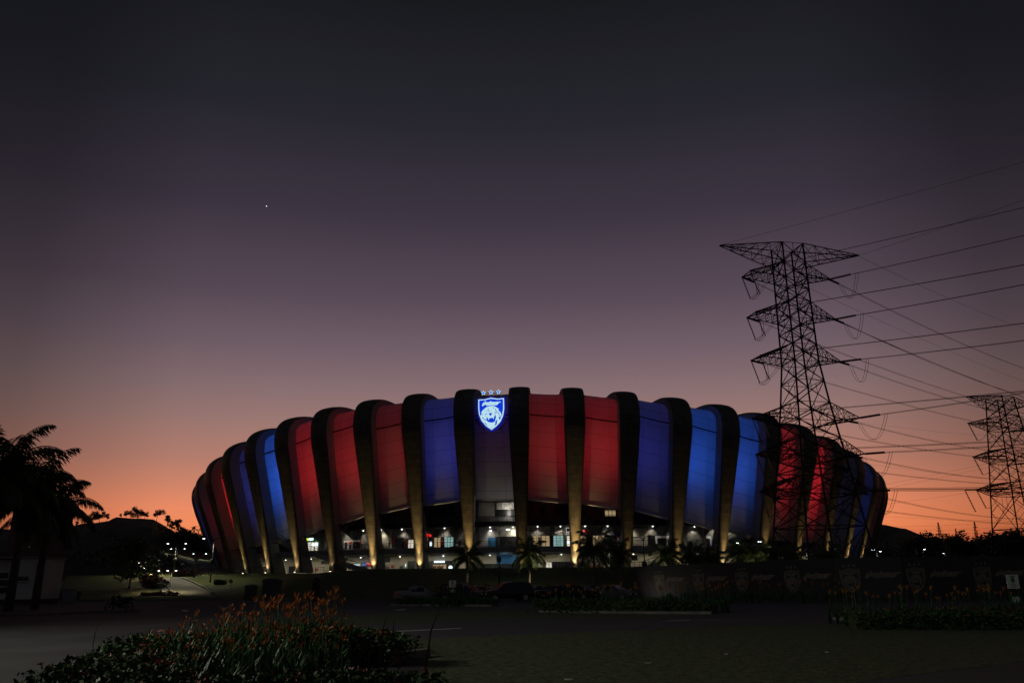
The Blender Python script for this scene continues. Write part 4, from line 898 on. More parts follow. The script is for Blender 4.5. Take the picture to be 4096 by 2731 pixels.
# ------------------------------------------------------------------ palms
def palm(seed, h, fl, nf, nl, droop, tr, lw=.026, hang_=.1):
    rnd = random.Random(seed); e = empty('palm_tree', (0, 0, 0)); g = MB(); ln = rnd.uniform(-.03, .03) * h
    g.tube([(0, 0, -.3), (ln * .3, 0, h * .4), (ln, 0, h)], [tr * 1.25, tr, tr * .8], 8); g.build('trunk', 'bark', e, smooth=True); g = MB(); top = V((ln, 0, h))
    for i in range(nf):
        az = i * 2.39996 + rnd.uniform(-.2, .2); el = math.radians(76 - 112 * (i / nf) + rnd.uniform(-8, 8)); L_ = fl * rnd.uniform(.85, 1.1); pts = [top.copy()]; d = V((math.cos(az) * math.cos(el), math.sin(az) * math.cos(el), math.sin(el)))
        ns_ = 9
        for s_ in range(ns_):
            pts.append(pts[-1] + d * (L_ / ns_)); d = (d + V((0, 0, -droop * (.5 + s_ / ns_)))).normalized()
        g.tube(pts, [.045 * (1 - .8 * s_ / ns_) * fl / 3 for s_ in range(ns_ + 1)], 4)
        side = V((-math.sin(az), math.cos(az), 0))
        for j in range(nl):
            u = .12 + .88 * j / nl; q = u * ns_; i0 = min(int(q), ns_ - 1); p = pts[i0].lerp(pts[i0 + 1], q - i0); dd = (pts[i0 + 1] - pts[i0]).normalized(); ll = fl * .29 * math.sin(pi * (.15 + .8 * u)) ** .7
            for sg in (-1, 1):
                v = (side * sg * .75 + dd * .55 + V((0, 0, rnd.uniform(-.55, 0) - hang_))).normalized(); w_ = dd * lw; tip = p + v * ll + V((0, 0, -ll * .18)); m_ = p + v * ll * .5
                g.poly([p - w_ * .5, m_ - w_, tip, m_ + w_])
    g.build('crown', 'palm', e); return e
bigp = [palm(41, 7.0, 3.9, 24, 56, .21, .24, .046, .3), palm(42, 7.2, 4.0, 24, 56, .20, .24, .046, .3)]; smp = [palm(51, 4.2, 2.5, 20, 34, .22, .15, .045, .25), palm(52, 4.2, 2.4, 20, 34, .26, .14, .045, .25)]
for x, y, D, s_, pi_, lb in ((200, 2022, 66, 1.0, 0, 'rightmost of three dark palms in front of the glass building'), (108, 1968, 62, 1.1, 1, 'middle palm of three in front of the glass building'), (-5, 1880, 58, 1.2, 0, 'tallest and leftmost of three dark palms at the picture edge')):
    t_ = at(x, y, D); put(bigp[pi_], USED, V((t_.x, t_.y, 0)), R.uniform(0, 6), t_.z / (7.1), lb, 'palms at the left edge', 'palm tree')
for x, y, D, pi_, lb in ((1868, 2222, 99, 0, 'palm in front of the glowing rib left of the entrance'), (2116, 2210, 98, 1, 'green lit palm in front of the rib right of the entrance'), (2372, 2192, 100, 0, 'dark palm just right of the brightest rib'), (2480, 2210, 104, 1, 'dark palm between the brightest rib and the hoarding end'), (2672, 2214, 104, 0, 'palm above the first printed crest of the hoarding'), (2778, 2222, 106, 1, 'dark palm above the gap between first and second printed crests'), (2850, 2234, 108, 0, 'small dark palm above the second printed crest'),
                         (2948, 2212, 104, 1, 'palm right of the lit rib above the hoarding, with a lit street lamp behind'), (3025, 2217, 102, 0, 'brightly lit yellow green palm above the hoarding left of the pylon'), (3085, 2204, 106, 1, 'dark palm touching the left leg of the pylon'), (3160, 2222, 104, 0, 'palm between the left legs of the pylon'), (3305, 2218, 105, 1, 'palm seen between the pylon legs on the right')):
    t_ = at(x, y, D); zb = H(t_.x, t_.y); put(smp[pi_], USED, V((t_.x, t_.y, zb)), R.uniform(0, 6), (t_.z - zb) / 4.4 if t_.z - zb > 2.4 else .55, lb, 'palms in front of the stadium', 'palm tree')
# lights that make some of the palms glow from below: garden spots on the bank
def gspot(x, y, D, en, dx, dz, lb, sp=60):
    t_ = at(x, y, D); p = V((t_.x + dx, t_.y - 1.2, H(t_.x, t_.y) + .25)); o = copy_tree(up0, p - V((0, 0, .2)), 0, .7, lb, 'garden spots under the palms'); lamp('garden_spot_beam', 'SPOT', p + V((0, 0, .1)), en, (1., .86, .5), V((t_.x, t_.y, p.z + dz)), .08, sp, .7)
gspot(2116, 2210, 98, 480, .9, 4.5, 'small garden floodlight on the bank under the palm right of the entrance'); gspot(3025, 2217, 102, 700, -1.2, 4, 'small garden floodlight behind the hoarding under the brightest palm'); gspot(2672, 2214, 104, 320, -1.6, 4, 'small garden floodlight under the palm above the first printed crest'); gspot(2948, 2212, 104, 300, 1.2, 4, 'small garden floodlight behind the hoarding between two palms'); gspot(1868, 2222, 99, 170, 1.6, 4.5, 'small garden floodlight on the bank under the palm left of the entrance')
q_ = V((11.6, 91.2, 0)); copy_tree(up0, q_, 0, .7, 'small floodlight on the ground before the left end of the hoarding', 'garden spots under the palms'); lamp('garden_spot_beam', 'SPOT', q_ + V((0, 0, .3)), 60, (1., .92, .74), (15.5, 91.2, 1.9), .08, 110, .9)
# ------------------------------------------------------------------ lamps
def post(name, lab, base, h, r, heads, mt='black', cat='street lamp', grp=None, lit=1., collar=None, emi='lampw', col=(.85, .95, 1.), en=90, beam=130):
    e = empty(name, base, lab, cat, grp); g = MB(); g.tube([base, base + V((0, 0, h))], [r, r * .7], 8)
    if collar: g.lathe([(r * 2.2, 0), (r * 2.4, .25), (r * 1.6, .5), (r * 1.5, 1.2), (r * 2.2, 1.3), (r * 2.4, 1.45), (r * 1.2, 1.6)], base, 10); g.lathe([(r * 1.2, h * collar), (r * 3.8, h * collar + .3), (r * 4.2, h * collar + .75), (r * 1.3, h * collar + 1.)], base, 10)
    g.build('pole', mt, e, smooth=True)
    for (dx, dz, on_, hs) in heads:
        t_ = base + V((dx, 0, h + dz)); g = MB(); g.tube([base + V((0, 0, h - .5)), base + V((dx * .35, 0, h + dz * .3 + .05)), base + V((dx * .7, 0, h + dz + .12)), t_], [r * .6, r * .55, r * .5, r * .45], 6); a = g.build('arm', mt, e)
        g = MB(); s_ = 1 if dx > 0 else -1; g.hexa([t_ + V((s_ * q[0] * hs, q[1] * hs, q[2] * hs)) for q in ((-.1, -.16, 0), (.75, -.16, 0), (.75, .16, 0), (-.1, .16, 0), (0, -.1, .14), (.6, -.1, .12), (.6, .1, .12), (0, .1, .14))]); hd = g.build('lamp_head', mt, e)
        if on_:
            g = MB(); g.lathe([(.02, -.05 * hs), (.2 * hs, -.03 * hs), (.2 * hs, -.004)], t_ + V((s_ * .35 * hs, 0, 0)), 8); g.v = [(t_.x + s_ * .35 * hs + (x - t_.x - s_ * .35 * hs) * 1.5, y, z) for x, y, z in g.v]; g.build('lamp_lens', emi, hd)
            if en: lamp('street_lamp_beam', 'SPOT', t_ + V((s_ * .35 * hs, 0, -.12)), en * on_, col, t_ + V((s_ * .35 * hs, 0, -3)), .15, beam, .6)
    return e
for i, (xt, yt, xb, yb, hx, lb) in enumerate(((686, 2281, 678, 2372, (-1, 1), 'double headed path lamp nearest the ramp road, its base in a planter'), (652, 2281, 643, 2368, (-1,), 'single headed path lamp on the strip left of the ramp road'), (611, 2265, 604, 2318, (-1, 1), 'double headed path lamp behind the white bollard'), (590, 2271, 586, 2312, (-1,), 'small single path lamp farthest up the ramp'), (568, 2250, 561, 2300, (-1, 1), 'double headed path lamp farthest left under the roadside tree'))):
    b = terr(xb, yb); b.z = H(b.x, b.y); tz = at(xt, yt, b.y).z; post('path_lamp', lb, b, max(1.5, tz - b.z), .05, [(.62 * s_ * (.8 + .0 * i), 0, 1, .62) for s_ in hx], grp='path lamps beside the ramp road', emi='lampy', col=(1., .80, .40), en=(520, 430, 420, 260, 420)[i], beam=140)
lamps_ = [(777, 2309, 796, 2162, [(-1, -2.6, 0), (1, -2.6, 0)], 'dark ornate lamp post beside the ramp kerb with unlit arms', 0), (693, 2300, 702, 2177, [(-1.6, .5, 1), (1.7, .5, 1)], 'tall lamp post behind the path lamps with two lit heads above the tree', 0), (841, 2328, 857, 2152, [(-1.75, -.05, 1), (1.6, 0, 0)], 'ornate lamp post at the left end of the stadium, lit on its left arm only', 0), (702, 2290, 706, 2195, [(-1.6, .2, .8), (1.5, .2, .8)], 'farther lamp post with two small lit heads below the pair above it', 1), (794, 2296, 800, 2215, [(-1.6, .2, .4), (1.2, .2, 1)], 'far lamp post with a bright right head near the stadium end', 1)]
for xb, yb, xt, yt, hd, lb, far in lamps_:
    b = terr(xb, yb)
    if far: q = at(xb, yb, 225); b = V((q.x, q.y, H(q.x, q.y)))
    tz = at(xt, yt, b.y).z; post('street_lamp', lb, b, tz - b.z, .09, [(a * 1., c_ * .4, o_, .8) for a, c_, o_ in hd], grp='street lamps left of the stadium', collar=.42, en=1900 if not far else 250, beam=160, col=(1., .93, .66))
for x, yt, D, hd, lb in ((1996, 2120, 118, [(-1.0, -.05, .25, .55), (.95, .1, 1, .95)], 'street lamp before the entrance, bright right head and dim left head'), (2573, 2150, 112, [(-1.1, .0, 0, .8), (.65, .1, 0, .8)], 'unlit double armed street lamp behind the left end of the hoarding'), (3000, 2168, 142, [(-1.9, -.1, .35, .7), (1.3, .1, 1, 1.)], 'street lamp left of the pylon, lit right head among the palms'), (3340, 2185, 150, [(-.2, 0, .5, .6)], 'small lit street lamp between the pylon legs'), (3505, 2198, 170, [(-.25, 0, 1, 1.), (.5, -.3, .7, .8)], 'bright white double lamp right of the stadium end'), (3690, 2196, 190, [(.15, 0, 1, .8)], 'single small lamp before the right hill'), (3780, 2212, 200, [(-.15, 0, .4, .6)], 'faint far lamp right of the single lamp before the right hill')):
    t_ = at(x, yt, D); zb = H(t_.x, t_.y); post('street_lamp', lb, V((t_.x, t_.y, zb)), t_.z - zb, .08, hd, grp='street lamps around the stadium front', collar=.40, en=40 if x < 3400 else 25)
# road lamp just outside the frame: it lights the near paving and the flower bed
post('street_lamp', 'tall road lamp out of view to the left, lighting the near flower bed', V((-26, 16, 0)), 10., .09, [(1.6, .2, 0, 1.1)], collar=.42)
lamp('street_lamp_beam', 'SPOT', (-23.8, 16, 10.0), 5400, (1., .97, .80), (-6, 17, 0), .25, 160, .5)
# ------------------------------------------------------------------ fences and small things on the bank
def fence(name, label, pts, h, gap, n_rails, mt='black'):
    e = empty(name, pts[0], label, 'fence'); P = []
    for a, b in zip(pts, pts[1:]):
        n_ = max(1, round((b - a).length / gap))
        for i in range(n_): P.append(a.lerp(b, i / n_))
    P.append(pts[-1]); P = [V((p.x, p.y, H(p.x, p.y))) for p in P]; g = MB()
    for r_ in range(n_rails): g.tube([p + V((0, 0, h * (1 - r_ / n_rails))) for p in P], .035 if r_ == 0 else .022, 4)
    g.build('rail', mt, e)
    p0 = None
    for p in P:
        if p0 is None: g = MB(); g.tube([V((0, 0, -.1)), V((0, 0, h + .05))], .04, 5); p0 = g.build('post', mt); p0.parent = e; o = p0
        else: o = p0.copy(); COL.objects.link(o); o.parent = e
        o.location = p - WL[e.name]
    return e
fence('fence', 'long dark railing along the plinth in front of the left stadium ribs', [terr(800, 2303), terr(900, 2301), terr(1050, 2297), terr(1200, 2291), terr(1380, 2287)], 1.5, 1.5, 4)
fence('fence', 'dark railing along the plinth edge before the coffee shop and entrance', [SP(TH(k), 5.5, 0) for k in frange(-5.0, -3.1, 5)], 1.1, 1.7, 3)
fence('fence', 'thin railing on the plinth right of the entrance', [SP(TH(k), 5.5, 0) for k in frange(-.9, 2.6, 8)], 1.1, 1.7, 3)
fence('fence', 'taller dark fence left of the stadium at the top of the ramp', [terr(715, 2303), terr(760, 2299), terr(810, 2297), terr(880, 2296)], 2.4, 1.1, 3)
fence('handrail', 'sloping grey handrail on the bank steps right of the entrance', [terr(2052, 2322), terr(2062, 2303), terr(2090, 2302), terr(2117, 2285)], .9, 2., 2, 'steel')
def hedge(name, label, pts2, w_, h, z0, n, size, seed, mt='leafg', blossom=0, cat='hedge', drape_=False):
    rnd = random.Random(seed); e = empty(name, V((pts2[0][0], pts2[0][1], z0)), label, cat); P = [V((x, y, 0)) for x, y in pts2]; Ls = [(b - a).length for a, b in zip(P, P[1:])]; T = sum(Ls)
    def smp():
        s_ = rnd.random() * T
        for (a, b), l in zip(zip(P, P[1:]), Ls):
            if s_ <= l: break
            s_ -= l
        d = (b - a).normalized(); c = a + d * s_; nn = V((-d.y, d.x, 0)); return c, nn
    g = MB(); gb = MB()
    for a, b in zip(P, P[1:]):
        d = (b - a).normalized(); nn = V((-d.y, d.x, 0)) * (w_ * .34); a2, b2 = a - d * w_ * .08, b + d * w_ * .08
        za, zb = (H(a.x, a.y), H(b.x, b.y)) if drape_ else (z0, z0)
        g.hexa([q + V((0, 0, zz)) for q, zz in ((a2 - nn, za), (b2 - nn, zb), (b2 + nn, zb), (a2 + nn, za))] + [q + V((0, 0, zz + h * .7)) for q, zz in ((a2 - nn, za), (b2 - nn, zb), (b2 + nn, zb), (a2 + nn, za))], 1)  # solid core added inside the leaves to block light
    for i in range(n + blossom):
        c, nn = smp(); ang = rnd.uniform(0, pi); k_ = rnd.uniform(.72, 1.04) * (1 + .10 * math.sin(c.x * 2.3 + c.y * 1.7))
        ca, sa = math.cos(ang), math.sin(ang); ca = math.copysign(abs(ca) ** .55, ca); sa = sa ** .55
        zz = H(c.x, c.y) if drape_ else z0
        p = c + nn * (ca * w_ * .5 * k_) + V((rnd.uniform(-.5, .5) * w_ * .7, rnd.uniform(-.5, .5) * w_ * .2, zz + sa * h * k_ * rnd.uniform(.85, 1.)))
        a = V((rnd.gauss(0, 1), rnd.gauss(0, 1), rnd.gauss(.3, .7))).normalized(); b = a.cross(V((rnd.gauss(0, 1), rnd.gauss(0, 1), rnd.gauss(0, 1)))).normalized(); s_ = size * rnd.uniform(.6, 1.3)
        if i < n: g.poly([p - a * s_, p + b * s_ * .5, p + a * s_, p - b * s_ * .5], 0)
        else:
            for q in range(14): o_ = V((rnd.gauss(0, 1), rnd.gauss(0, 1), rnd.gauss(0, .6))) * size * 1.1; pp = p + o_ + V((0, 0, size)); s2 = size * .45; gb.poly([pp - a * s2, pp + b * s2, pp + a * s2, pp - b * s2]); a, b = b, a.cross(b)
    g.build('foliage', [mt, 'leaf'], e)
    if blossom: gb.build('blossom', 'ixora', e)
    return e
def gx(x, y, z=0): p = gnd(x, y, z); return (p.x, p.y)
def tx(x, y): p = terr(x, y); return (p.x, p.y)
hedge('hedge', 'low hedge with red blossoms along the bottom edge of the picture', [(-5.3, 11.9), (-3.3, 12.0), (-1.4, 12.3)], 1.3, .40, 0, 9500, .05, 1, blossom=34)
hedge('hedge', 'low hedge with red blossoms along the left side of the orange flower bed', [(-5.3, 11.3), (-6.8, 15.6), (-8.6, 22)], 1.5, .52, 0, 8000, .055, 2, blossom=26)
hedge('hedge', 'rounded hedge with red blossoms right of the orange flowers behind the kerb', [(-4.6, 17.6), (-3.6, 17.8), (-2.55, 17.7)], 1.6, .68, 0, 8000, .05, 3, blossom=24)
hedge('hedge', 'low hedge at the far right end of the orange flower bed', [(-3.6, 20.), (-4.1, 22), (-5.6, 24)], 1.3, .5, 0, 4500, .055, 4, blossom=10)
hedge('hedge', 'dark clipped hedge before the white car, left of the parking gap', [gx(1640, 2421), gx(1960, 2423)], 1.8, .62, 0, 4200, .1, 5)
hedge('hedge', 'long dark clipped hedge in the middle before the hoarding end', [gx(2185, 2446), gx(2500, 2451), gx(2830, 2451)], 2., .70, 0, 7000, .085, 6)
hedge('hedge', 'long hedge with red blossoms at the right edge below yellow flowers', [(11.9, 29.8), (15.5, 29.), (21, 28)], 2.2, .62, 0, 8000, .065, 7, blossom=40)
hedge('hedge', 'small clipped hedge on the lawn right of the ramp', [tx(862, 2338), tx(898, 2338)], 1.2, .9, 0, 1200, .12, 8, drape_=True)
hedge('hedge', 'rounded hedge beside the white utility cabinet on the left', [gx(196, 2402), gx(305, 2400)], 1.5, 1.2, 0, 2600, .09, 9)
hedge('planting_bed', 'red leaved planting along the left side of the ramp road', [tx(640, 2352), tx(612, 2330), tx(585, 2322)], 2.2, 1.2, 0, 2200, .2, 10, mt='redleaf', cat='plants', drape_=True)
hedge('planting_bed', 'green and red planting beneath the roadside tree', [tx(560, 2310), tx(530, 2309), tx(495, 2311)], 2.2, 1.1, 0, 2200, .2, 11, mt='palm', cat='plants', drape_=True)
hedge('planting_bed', 'low red leaved planting at the bottom of the ramp around the lamp planter', [tx(570, 2382), tx(640, 2380), tx(700, 2382)], 1.6, .55, 0, 1800, .13, 12, mt='redleaf', cat='plants', drape_=True)
hedge('planting_bed', 'dark red planting at the foot of the taller fence', [tx(700, 2306), tx(740, 2303), tx(780, 2303)], 2., 1.3, 0, 1600, .22, 13, mt='redleaf', cat='plants', drape_=True)
# ------------------------------------------------------------------ flowering plants
def flower_plant(seed, h, nb, bl):
    rnd = random.Random(seed); e = empty('flowering_plant', (0, 0, 0)); g = MB()
    def blade(b0, az, ln, wd, lean):
        d = V((math.cos(az) * math.sin(lean), math.sin(az) * math.sin(lean), math.cos(lean))); sd = V((-math.sin(az), math.cos(az), 0)); p = V(b0); rows = []
        for i in range(6):
            u = i / 5; w_ = wd * (math.sin(pi * min(.98, .12 + u * .88)) ** .8); rows.append([p - sd * w_, p + V((0, 0, -w_ * .25)), p + sd * w_]); p = p + d * (ln / 5); d = (d + V((math.cos(az) * .10, math.sin(az) * .10, -.13))).normalized()
        g.grid(rows)
    for i in range(nb): blade((rnd.uniform(-.06, .06), rnd.uniform(-.06, .06), 0), rnd.uniform(0, 6.28), h * rnd.uniform(.5, .86), rnd.uniform(.018, .042), rnd.uniform(.03, .45))
    g.build('leaves', 'blade', e, smooth=True); g = MB(); tp = V((rnd.uniform(-.12, .12), rnd.uniform(-.12, .12), h)); g.tube([(0, 0, 0), (tp.x * .4, tp.y * .4, h * .5), tp], [.012, .01, .008], 5); g.build('stem', 'blade', e)
    g = MB(); nbr = rnd.randint(6, 9)
    for i in range(nbr):
        az = i * 2.6 + rnd.random(); up = rnd.uniform(.15, .75); d = V((math.cos(az) * up, math.sin(az) * up, 1)).normalized(); ln = rnd.uniform(.10, .19); b0 = tp + V((0, 0, (i / nbr - .5) * .08)); sd = V((-math.sin(az), math.cos(az), 0)) * .018
        g.poly([b0, b0 + d * ln * .45 + sd, b0 + d * ln + V((d.x, d.y, 0)) * ln * .35, b0 + d * ln * .45 - sd])
    g.build('bloom', bl, e); return e
fp = [flower_plant(60 + i, h_, 13, 'bloom') for i, h_ in enumerate((1.0, 1.12, .92, 1.2, 1.05))]; fy = [flower_plant(80 + i, h_, 10, 'bloomy') for i, h_ in enumerate((1.0, 1.1))]
QF = [(-5.5, 12.7), (-2.5, 12.7), (-3.2, 16.5), (-4.0, 20.), (-4.9, 22.5), (-8.0, 22.5), (-7.8, 20), (-7.1, 17.), (-6.4, 15.)]
def inside(p, Q):
    c = False
    for (x0, y0), (x1, y1) in zip(Q, Q[1:] + Q[:1]):
        if (y0 > p[1]) != (y1 > p[1]) and p[0] < (x1 - x0) * (p[1] - y0) / (y1 - y0) + x0: c = not c
    return c
n_ = 0; spots = []
while n_ < 185:
    p = (R.uniform(-8.2, -2), 12.7 + 9.8 * R.random() ** 1.5)
    if not inside(p, QF) or any((p[0] - q[0]) ** 2 + (p[1] - q[1]) ** 2 < .06 for q in spots): continue
    spots.append(p); n_ += 1
    put(R.choice(fp), USED, V((p[0], p[1], 0)), R.uniform(0, 6.28), (.68 + .43 * min(1, (p[1] - 12.9) / 6.5)) * R.uniform(.78, 1.08) * (1 - .30 * ss((-p[0] - 3.6 - .22 * (p[1] - 12.7)) / 2.4)), 'tall orange flowering plant with long blade leaves in the near flower bed', 'orange flowering plants in the near bed', 'flower')
def strip(n, x0, x1, fy_, lb, grp, kinds, s0, s1, sp):
    for i in range(n):
        x = x0 + (x1 - x0) * (i + R.random()) / n; y = fy_(x) + R.uniform(-sp, sp); put(R.choice(kinds), USED, V((x, y, 0)), R.uniform(0, 6.28), R.uniform(s0, s1), lb, grp, 'flower')
strip(62, 12.2, 21.5, lambda x: 32.5, 'yellow orange flowering plant above the right hand hedge', 'yellow flowering plants at the right edge', fy, .85, 1.15, 1.)
strip(46, 2.0, 12, lambda x: 48, 'dim orange flowering plant behind the long middle hedge', 'flowering plants behind the middle hedge', [fp[0], fy[1]], 1.0, 1.35, 1.2)
strip(20, -6.2, -1.6, lambda x: 63.5, 'dim flowering plant behind the hedge before the dark van', 'flowering plants before the van', fy, 1., 1.3, .6)
strip(44, 12, 25, lambda x: 69 - (x - 12) * .35, 'dim flowering plant at the foot of the hoarding', 'flowering plants along the hoarding', [fp[1], fy[0]], 1.1, 1.45, 1.)
g = MB(); rnd = random.Random(9)
for i in range(420):
    while True:
        p = (rnd.uniform(-8, -2), rnd.uniform(12.8, 22.6))
        if inside(p, QF): break
    az = rnd.uniform(0, 6.28); ln = rnd.uniform(.3, .5) + .05 * (p[1] - 12.9); d = V((math.cos(az) * .35, math.sin(az) * .35, 1)).normalized(); sd = V((-math.sin(az), math.cos(az), 0)) * rnd.uniform(.02, .045); b = V((*p, 0))
    g.grid([[b - sd * .4, b + sd * .4], [b + d * ln * .5 - sd, b + d * ln * .5 + sd], [b + d * ln + V((d.x, d.y, -.2)) * .12 - sd * .1, b + d * ln + V((d.x, d.y, -.2)) * .12 + sd * .1]])
tag(g.build('undergrowth', 'blade', origin=(-5.5, 20, 0)), kind='stuff')
g = MB(); g.poly([(x, y, .03) for x, y in [(-5.8, 11), (-1.2, 11.6), (-1.9, 18.4), (-4.6, 25), (-8.6, 25), (-9.2, 22), (-7.3, 15.6)]]); tag(g.build('soil', mat('soil', (.025, .02, .015), 1., nz=3, amp=.4, bump=.5), origin=(-5, 18, 0)), kind='structure')
g = MB()
for x, y, h_, ln in ((1512, 2668, .95, .2), (1560, 2640, .8, .1), (1330, 2690, .6, -.3), (1430, 2690, .5, .25), (1395, 2680, .8, .05), (1700, 2720, 1.1, .45), (1480, 2690, .55, -.3), (1590, 2700, .4, .4), (360, 2600, .7, .1), (680, 2640, .5, .3)):
    b = gnd(x, min(y + 60, 2731)); b = V((b.x, b.y, .2)); tp = b + V((ln * .6, 0, h_)); sd = V((.012, 0, 0)); m_ = b.lerp(tp, .5) + V((-ln * .12, 0, .06)); g = MB(); g.grid([[b - sd, b + sd], [m_ - sd * 1.1, m_ + sd * 1.1], [tp - sd * .1, tp + sd * .1]]); tag(g.build('tall_weed', 'blade'), 'single tall grass blade rising out of the near hedge', 'weed', 'grass blades in the near hedge')
kerb([(1380, 2668), (1560, 2650), (1722, 2624)], .2, .17)
# ------------------------------------------------------------------ parked vehicles
def vehicle(name, label, loc, rz, prof_, L_, w_, paint, glass_z, suv=False):
    """prof_: (x, bottom, belt, top) sections from rear to front"""
    e = empty(name, loc, label, 'car', 'parked cars', rz); g = MB(); gl = MB()
    def sec(x, zb, zm, zt, k): wt = w_ * (.72 if zt - zm > .25 else .96); return [(x, -w_ * .93, zb), (x, -w_, (zb + zm) * .55), (x, -w_ * .97, zm), (x, -wt, zt), (x, -wt * .6, zt + .02), (x, wt * .6, zt + .02), (x, wt, zt), (x, w_ * .97, zm), (x, w_, (zb + zm) * .55), (x, w_ * .93, zb)]
    rows = [sec(*p, 0) for p in prof_]; g.grid(rows)
    for r, q in ((rows[0], 1), (rows[-1], -1)): g.poly(r if q > 0 else list(reversed(r)))
    b = g.build('body', paint); b.location = (0, 0, 0); b.parent = e; xs, ys, zs_ = zip(*g.v); off_ = V(((min(xs) + max(xs)) / 2, (min(ys) + max(ys)) / 2, min(zs_))); b.location = off_
    cab = [p for p in prof_ if p[3] - p[2] > .25]
    def child(g2, nm_, mt, par=e, loc0=V((0, 0, 0))):
        o = g2.build(nm_, mt); l = o.location.copy(); o.parent = par; o.location = l - loc0; WL[o.name] = l; return o
    for s_ in (-1, 1):
        q = MB(); pts = []
        for p in cab: pts.append((p[0], p[2], p[3]))
        lo = [(x, s_ * w_ * .98, zm + .04) for x, zm, zt in pts]; hi = [(x, s_ * (w_ * .735 + .02), zt - .07) for x, zm, zt in pts]; q.grid([lo, hi] if s_ > 0 else [hi, lo]); child(q, 'side_window', 'glass')
    i0 = prof_.index(cab[0]); i1 = prof_.index(cab[-1])
    for (pa, pb, sg, nm_) in ((prof_[i0 - 1], cab[0], -1, 'rear_window'), (prof_[i1 + 1], cab[-1], 1, 'windscreen')):
        q = MB(); xa, xb = pa[0], pb[0]; q.poly([(xa + (xb - xa) * .12 + sg * .03, -w_ * .86, pa[3] + .05), (xa + (xb - xa) * .12 + sg * .03, w_ * .86, pa[3] + .05), (xb + sg * .03, w_ * .64, pb[3] + .01), (xb + sg * .03, -w_ * .64, pb[3] + .01)]); child(q, nm_, 'glass')
    r = .36 if suv else .31
    for x in (-L_ * .31, L_ * .33):
        for s_ in (-1, 1):
            q = MB(); st = V((x, s_ * (w_ - .1), r)); q.tube([st - V((0, .11, 0)), st + V((0, .11, 0))], r, 18); t_ = child(q, 'wheel', 'rubber'); q = MB(); q.tube([st + V((0, s_ * .112, 0)), st + V((0, s_ * .125, 0))], r * .66, 12); child(q, 'rim', 'carw', t_, WL[t_.name])
    for s_ in (-1, 1):
        f, k_ = prof_[-1], prof_[0]; q = MB(); q.box(f[0] - .06, f[0] + .02, s_ * w_ * .62 - .16, s_ * w_ * .62 + .16, f[2] - .16, f[2] - .02); child(q, 'headlight', 'white'); q = MB(); q.box(k_[0] - .02, k_[0] + .05, s_ * w_ * .68 - .14, s_ * w_ * .68 + .14, k_[2] - .2, k_[2] - .02); child(q, 'taillight', 'red')
        q = MB(); q.box(cab[-1][0] + .35, cab[-1][0] + .5, s_ * (w_ + .08) - .09, s_ * (w_ + .08) + .09, cab[-1][2] + .03, cab[-1][2] + .17); child(q, 'wing_mirror', paint)
    q = MB(); q.box(prof_[0][0] - .03, prof_[0][0] + .02, -.25, .25, .45, .57); child(q, 'number_plate', 'print'); return e
SED = [(-2.25, .35, .85, .88), (-2.1, .25, .9, .95), (-1.55, .22, .92, 1.0), (-.95, .2, .93, 1.36), (-.2, .2, .92, 1.44), (.35, .2, .9, 1.38), (1.15, .2, .86, .93), (1.9, .22, .78, .82), (2.25, .3, .66, .68)]
SUV_ = [(-2.35, .45, .95, 1.0), (-2.28, .35, 1.02, 1.2), (-2.0, .3, 1.05, 1.66), (-1., .28, 1.05, 1.76), (0, .28, 1.03, 1.74), (.5, .28, 1.02, 1.66), (1.25, .28, 1., 1.08), (2.0, .3, .92, .98), (2.35, .4, .8, .84)]
MPV = [(-2.3, .35, .95, 1.0), (-2.2, .28, 1., 1.25), (-1.85, .25, 1., 1.62), (-.8, .22, .98, 1.68), (.2, .22, .96, 1.62), (.75, .22, .94, 1.46), (1.55, .22, .88, .95), (2.05, .25, .78, .82), (2.3, .32, .66, .7)]
def gv(x, D): p = at(x, 2335, D); return V((p.x, p.y, 0))
vehicle('parked_car', 'pale silver saloon half hidden by the hedge, leftmost of the parked cars', gv(1672, 84), .5, SED, 4.5, .88, 'carw', 0)
vehicle('parked_van', 'dark people carrier behind the parking sign', gv(1850, 83), -.35, MPV, 4.6, .9, 'cark', 0)
vehicle('parked_suv', 'large black sport utility vehicle standing in the gap between the hedges', gv(2030, 80), pi + .35, SUV_, 4.7, .95, 'cark', 0, True)
vehicle('parked_car', 'pale hatchback mostly hidden behind the big black vehicle on its right', gv(2150, 90), .3, SED, 4.5, .86, 'carw', 0)
vehicle('parked_car', 'dark saloon right of the big black vehicle, roof edge shining', gv(2228, 82), .9, SED, 4.5, .88, 'cark', 0)
vehicle('parked_car', 'dark saloon behind another, third from the hoarding', gv(2310, 85), 2.4, SED, 4.5, .88, 'cark', 0)
vehicle('parked_car', 'low dark car mostly hidden by flowers, second from the hoarding', gv(2385, 90), .2, SED, 4.5, .88, 'cark', 0)
vehicle('parked_car', 'grey saloon nearest the end of the hoarding', gv(2450, 84), -.6, SED, 4.5, .88, 'carg', 0)
vehicle('parked_car', 'pale car glimpsed between the dark van and the big black vehicle', gv(1915, 93), .2, SED, 4.5, .86, 'carw', 0)
